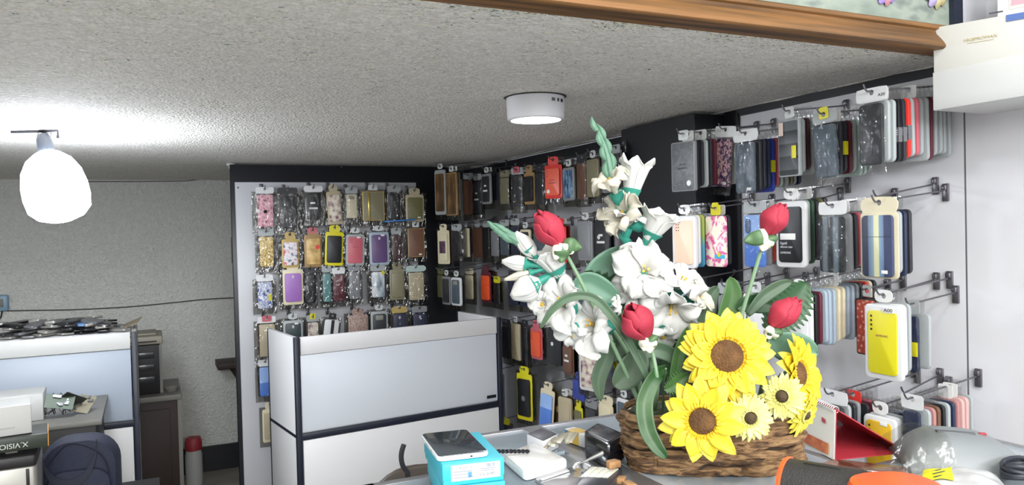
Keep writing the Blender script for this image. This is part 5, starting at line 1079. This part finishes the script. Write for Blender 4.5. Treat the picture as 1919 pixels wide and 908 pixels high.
MB().box((.17, .0242, .06), (.055, .0012, .09)).build('grey_picture', mat('picture_grey', 'bdbdb6', .5), t)
MB().box((.172, -.0005, -.008), (.062, .001, .014)).build('blue_label', mat('label_blue', '4a639c', .5), t)
# ------------------------------------------------------------------ left side of the shop
rr = random.Random(21); m_ph = [mat('handset_dark', '26282c', .3, coat=.3), mat('handset_grey', '77787a', .35, .3), mat('handset_black', '17181a', .25, coat=.3), mat('handset_silver', 'a3a19c', .3, .4)]
k = 0; cols = []
for layer in range(4):
    x = lc1.x-lw+.10+.01*layer
    while x < lc1.x-.045-.03*layer:
        for row in range(2):
            w_, l_ = rr.uniform(.042, .058), rr.uniform(.085, .12); o = MB().slab(rrect(w_, l_, .008, 3), 0, rr.uniform(.008, .013), .002).build('handset', m_ph[rr.randrange(4)])
            o.location = (x+rr.uniform(-.012, .012), 3.918+.085+row*.135+rr.uniform(-.02, .02), CT+.001+layer*.0165+rr.uniform(0, .002)); o.rotation_euler = (rr.uniform(-.12, .12)*(layer > 0), rr.uniform(-.15, .15)*(layer > 0), rr.uniform(-.9, .9))
            if hx and (o.location.x > -.62): tag(o, 'loose old handset in the jumbled heap on the left white counter', 'phone', 'old handsets heaped on the left counter')
            else: bpy.data.objects.remove(o); continue
            k += 1
        x += .072
p = hy(140, 609, 4.0); o = MB().slab(rrect(.05, .1, .008, 3), 0, .009, .002).build('handset', mat('handset_blue', '6f93c4', .3)); o.location = p; o.rotation_euler = (.05, -.08, 1.2); tag(o, 'pale blue handset on top of the left counter heap', 'phone')
q0 = hy(222, 613, 4.12); q1 = hy(266, 594, 4.15); t = MB().sheet(lambda u, v: (q1-q0)*u+V((-.02*v, -.17*v, -.012*v)), 4, 4, .002).build('card_flap', mat('card_brown', '8f836c', .6)); t.location = q0+V((0, .05, 0)); tag(t, 'stiff tan card sticking up at right end of the handset heap', 'card')
# low cabinet in front of the left counter
m_blk = mat('cabinet_black', '1e1c1e', .5); m_gry = mat('desk_grey', '77756f', .5)
fr_, bk_ = hz(185, 786, .9), 3.895
t = thing('low_cabinet', 'black low cabinet with a grey top before the left counter', 'cabinet', (fr_.x, fr_.y, 0))
dpt = bk_-fr_.y
MB().box((-.35, dpt/2+.01, .44), (.68, dpt-.02, .88), b=.002).build('body', m_blk, t); MB().box((-.35, dpt/2, .89), (.72, dpt, .02), b=.002).build('top_board', m_gry, t)
for s in (0, 1): MB().box((-.35, .003, .70-.22*s), (.62, .012, .19), b=.001).build('drawer', m_blk, t)
m_pcb = [mat('pcb_green', '4a5a48', .5), mat('pcb_dark', '2b2d2a', .5), mat('pcb_tan', '8a8470', .5)]
for k, (x, y, rx, ry, w_) in enumerate(((112, 772, .9, .2, .10), (135, 768, -.7, .5, .09), (158, 776, .3, -.5, .10), (148, 784, .1, .1, .08))):
    o = thing('circuit_board', ['upright bare circuit board at left of the low cabinet heap', 'tilted dark circuit board in the middle of low cabinet heap', 'greenish circuit board leaning right on the low cabinet', 'flat circuit board at front of the low cabinet'][k], 'circuit board', hy(x, y-(20 if k < 3 else 2), fr_.y+.12+.03*k), k*.5, 'circuit boards on the low cabinet'); o.rotation_euler = (rx, ry, k*.6)
    MB().box((0, 0, 0), (w_, .06, .0016)).build('board', m_pcb[k % 3], o); mb = MB()
    for _ in range(9): mb.box((rr.uniform(-.4, .4)*w_, rr.uniform(-.024, .024), .004), (rr.uniform(.006, .016), rr.uniform(.005, .012), .007))
    mb.build('chips', m_ph[1], o)
mb = MB(); c_ = hz(105, 776, .905)
for k in range(7): mb.tube([c_+V((rr.uniform(-.02, .05)+.03*math.cos(i*.8+k), rr.uniform(-.02, .02)+.02*math.sin(i+k), .004+.085*math.sin(min(PI, i*.45))*rr.uniform(.5, 1))) for i in range(8)], .0017, 5)
tag(mb.build('wire_tangle', m_dsteel), 'tangle of thin dark wires on the low cabinet', 'wires')
def cartonR(name, label, cat, R_, z0, z1, Wd, Dp, rz, m, group=None):
    t = thing(name, label, cat, (R_.x, R_.y, z0), rz, group); MB().box((-Wd/2, Dp/2, (z1-z0)/2), (Wd, Dp, z1-z0), b=.002).build('carton', m, t); return t
m_box = mat('box_white', 'bfbfbc', .45)
Rp = hz(82, 786, .901); cartonR('white_box', 'plain white box on the low cabinet at far left', 'box', V((Rp.x, Rp.y+.0, 0)), .901, hy(82, 736, Rp.y).z, .42, .16, .03, m_box)
# table with device, boxes and bag
t = thing('work_table', 'low dark table at left carrying the boxes and navy bag', 'table', (-.42, 2.72, 0)); MB().box((0, 0, .70), (.86, .8, .03), b=.002).build('table_top', m_blk, t)
for sx in (-1, 1):
    for sy in (-1, 1): MB().box((sx*.39, sy*.36, .342), (.04, .04, .684)).build('leg', m_blk, t)
Y0 = 2.45; pr = hy(68, 880, Y0); zt = hy(60, 852, Y0).z
t = thing('silver_device', 'silver boxy device with a black top at lower left', 'device', (pr.x, Y0, .716), .05)
MB().box((-.2, .13, (zt-.03-.716)/2), (.40, .26, zt-.03-.716), b=.006).build('casing', mat('device_silver', '98968f', .35, .4), t); MB().box((-.2, .13, zt-.716-.014), (.404, .264, .03), b=.006).build('black_top', m_blk, t)
MB().box((-.02, -.0015, zt-.716-.06), (.008, .004, .05), b=.001).build('dark_slot', m_blk, t)
for k in range(4): MB().box((-.06-.05*k, .06, zt-.716+.004), (.03, .02, .008), b=.002).build('key', m_gry, t)
Rp = hy(90, 850, Y0+.02); z0 = zt+.011; z1 = hy(90, 812, Y0+.02).z
t = thing('gadget_box', 'dark green printed box with an orange end, lying upside down', 'box', (Rp.x, Y0+.03, z0), .10)
MB().box((-.19, .07, (z1-z0)/2), (.378, .138, z1-z0), b=.001).build('carton', mat('box_dark', '2b3128', .45), t); MB().box((.0005, .07, (z1-z0)/2), (.0022, .134, z1-z0-.002)).build('orange_end', mat('box_orange', 'c07e26', .5, var=(40, 'd89a38')), t)
text(t, 'X.VISION', (-.088, -.0012, (z1-z0)*.42), .0195, mat('print_white', 'c8ccc4', .5), rot=(PI/2, PI, 0), sx=1.05)
Rp = hy(60, 802, Y0+.05); t = cartonR('white_box', 'white box with a faint grey emblem lying on the dark printed box', 'box', V((Rp.x, Y0+.05, 0)), z1+.0015, z1+.082, .34, .13, .14, m_box)
MB().slab(rrect(.018, .028, .008, 4), 0, .0008, .0002, Matrix.Translation((-.085, -.0002, .042)) @ FR).build('grey_emblem', mat('emblem_pale', 'a4a4a4', .5), t); MB().box((-.075, -.0006, .021), (.07, .001, .004)).build('print_line', mat('emblem_pale'), t)
# navy bag
Lb_, Rb_ = hy(76, 880, 2.72), hy(226, 880, 2.72); zb = hy(150, 817, 2.72).z; wb = Rb_.x-Lb_.x; hb_ = zb-.716
t = thing('laptop_bag', 'navy padded bag with a dark handle strap at lower left', 'bag', ((Lb_.x+Rb_.x)/2, 2.74, .716), -.08); m_nv = mat('bag_navy', '1f2438', .75, bump=(180, .3)); m_nv2 = mat('bag_strap', '15182a', .7)
MB().slab(rrect(wb, hb_, .085, 7), -.055, .055, .03, Matrix.Translation((0, 0, hb_/2)) @ FR).build('body', m_nv, t)
MB().slab(rrect(wb*.82, hb_*.62, .05, 6), 0, .02, .01, Matrix.Translation((0, -.05, hb_*.36)) @ FR).build('pocket', m_nv, t)
def hs(u, v): a = PI*u; return (-wb*.2+.075*math.cos(a)+.02, -.062-.02*math.sin(a)+.004*v, hb_*.93-.11*math.sin(a)+(v-.5)*.028)
MB().sheet(hs, 16, 3, .004).build('handle', m_nv2, t)
MB().tube(smooth([(wb*.42, -.058, hb_*.45), (wb*.3, -.06, hb_*.8), (-wb*.1, -.06, hb_*.965), (-wb*.42, -.058, hb_*.7)]), .0025, 6).build('zip', m_nv2, t)
# dark corner at the back left
rx = hy(341, 760, 4.55).x; zt = hy(330, 738, 4.55).z; m_cb = mat('cabinet_brown', '2e201b', .6)
t = thing('brown_cabinet', 'dark brown cabinet with a grey top behind the left counter', 'cabinet', (rx, 4.55, 0)); MB().box((-.30, .25, (zt-.03)/2), (.56, .48, zt-.03), b=.002).build('body', m_cb, t); MB().box((-.30, .25, zt-.0145), (.60, .52, .03), b=.004).build('top_board', m_gry, t); MB().box((-.012, .004, (zt-.03)/2), (.02, .014, zt-.03)).build('pale_edge', m_gry, t)
MB().box((-.31, .006, (zt-.05)/2), (.50, .012, zt-.10), b=.001).build('door', m_cb, t)
rx2 = hy(303, 690, 4.6).x; z2 = hy(290, 647, 4.6).z
t = thing('computer_tower', 'black computer tower on the brown cabinet', 'computer', (rx2, 4.62, zt+.001)); MB().box((-.11, .18, (z2-zt)/2), (.21, .36, z2-zt), b=.003).build('casing', m_blk, t); MB().box((-.003, .004, (z2-zt)/2), (.014, .01, z2-zt-.004)).build('pale_edge', m_gry, t)
for k in range(3): MB().box((-.11, -.003, (z2-zt)*(.8-.25*k)), (.15, .008, .035), b=.002).build('drive_bay', m_ph[0], t)
t = thing('printer', 'beige flat machine on top of the computer tower', 'printer', (rx2-.12, 4.64, z2+.002)); MB().box((0, .15, .022), (.26, .30, .044), b=.006).build('casing', mat('machine_beige', '9a9484', .5), t); MB().box((.02, .003, .016), (.16, .012, .008)).build('slot', m_blk, t); MB().box((0, .16, .05), (.2, .2, .012), b=.004).build('lid', mat('machine_beige'), t)
p = hy(322, 733, 4.62); t = thing('small_dish', 'small dark dish at right end of the brown cabinet top', 'dish', (p.x, 4.66, zt+.001)); MB().lathe([(.001, 0), (.03, 0), (.04, .02), (.036, .02), (.026, .006), (.001, .006)], 20).build('bowl', m_gry, t)
p = hy(362, 820, 5.35); t = thing('canister', 'white canister with a red lid on the floor in the dark corner', 'canister', (p.x, 5.35, 0)); zc = hy(362, 842, 5.35).z
MB().lathe([(.001, 0), (.05, 0), (.052, .02), (.052, zc-.03), (.045, zc), (.001, zc)], 20).build('body', m_box, t); MB().lathe([(.001, zc), (.05, zc), (.055, zc+.05), (.045, zc+.08), (.001, zc+.085)], 16, wob=lambda q, z: 1+.08*math.sin(4*q+z*40)).build('lid', mat('lid_red', 'a8343c', .5), t)
xl = hy(408, 690, 5.4).x; zs = hy(420, 680, 5.4).z
t = thing('shelf_bracket', 'dark wooden shelf jutting out behind the display panel edge', 'shelf', (xl, 5.618, zs)); MB().box((.25, -.12, -.02), (.50, .24, .04), b=.002).build('board', m_cb, t); MB().add([(.07+.0, -.03, -.04), (.4, -.03, -.04), (.4, -.03, -.16), (.14, -.03, -.16), (.07, 0, -.04), (.4, 0, -.04), (.4, 0, -.16), (.14, 0, -.16)], [(0, 1, 2, 3), (7, 6, 5, 4), (0, 4, 5, 1), (1, 5, 6, 2), (2, 6, 7, 3), (3, 7, 4, 0)]).build('support', m_cb, t, False)
m_cab = mat('cable_grey', '55534e', .6)
P = [hy(x, y, BY-.008) for x, y in ((12, 582), (60, 581), (130, 580), (200, 577), (260, 573), (330, 566), (390, 560), (452, 557))]
tag(MB().tube(smooth(P, 3), .0042, 6).build('wall_mounted_cable', m_cab), 'thin grey cable stapled across the plaster wall', 'cable')
P = [hy(x, y, BY-.03) for x, y in ((150, 340), (250, 340), (350, 339), (395, 333), (424, 324))]
tag(MB().tube(P, .003, 6).build('hanging_cable', m_cab), 'thin cable along the ceiling corner of the plaster wall', 'cable')
p = hy(4, 567, BY-.03); t = thing('wall_mounted_socket', 'pale blue plug adapter on the plaster wall at far left', 'plug', p); MB().box((0, 0, 0), (.07, .05, .10), b=.012).build('body', mat('plug_blue', '86a7bd', .4), t); MB().box((-.005, -.026, 0), (.03, .006, .05), b=.002).build('face', m_gry, t)
MB().tube(smooth([(0, -.01, -.05), (-.01, -.01, -.09), (-.05, 0, -.14)]), .004, 6).build('lead', m_dsteel, t)
p = hy(437, 468, BY-.02); t = tag(MB().box((0, 0, 0), (.025, .03, .18), b=.004).build('wall_mounted_conduit', m_gry), 'dark grey conduit piece on plaster wall beside the display panel', 'conduit'); t.location = p
p = hy(434, 311, PY+.05); t = thing('hanging_clip', 'small white cable clip at top left corner of the display panel', 'clip', p); MB().box((0, 0, 0), (.03, .03, .03), b=.004).box((-.018, 0, .012), (.014, .014, .02), b=.002).build('clip_body', m_box, t)
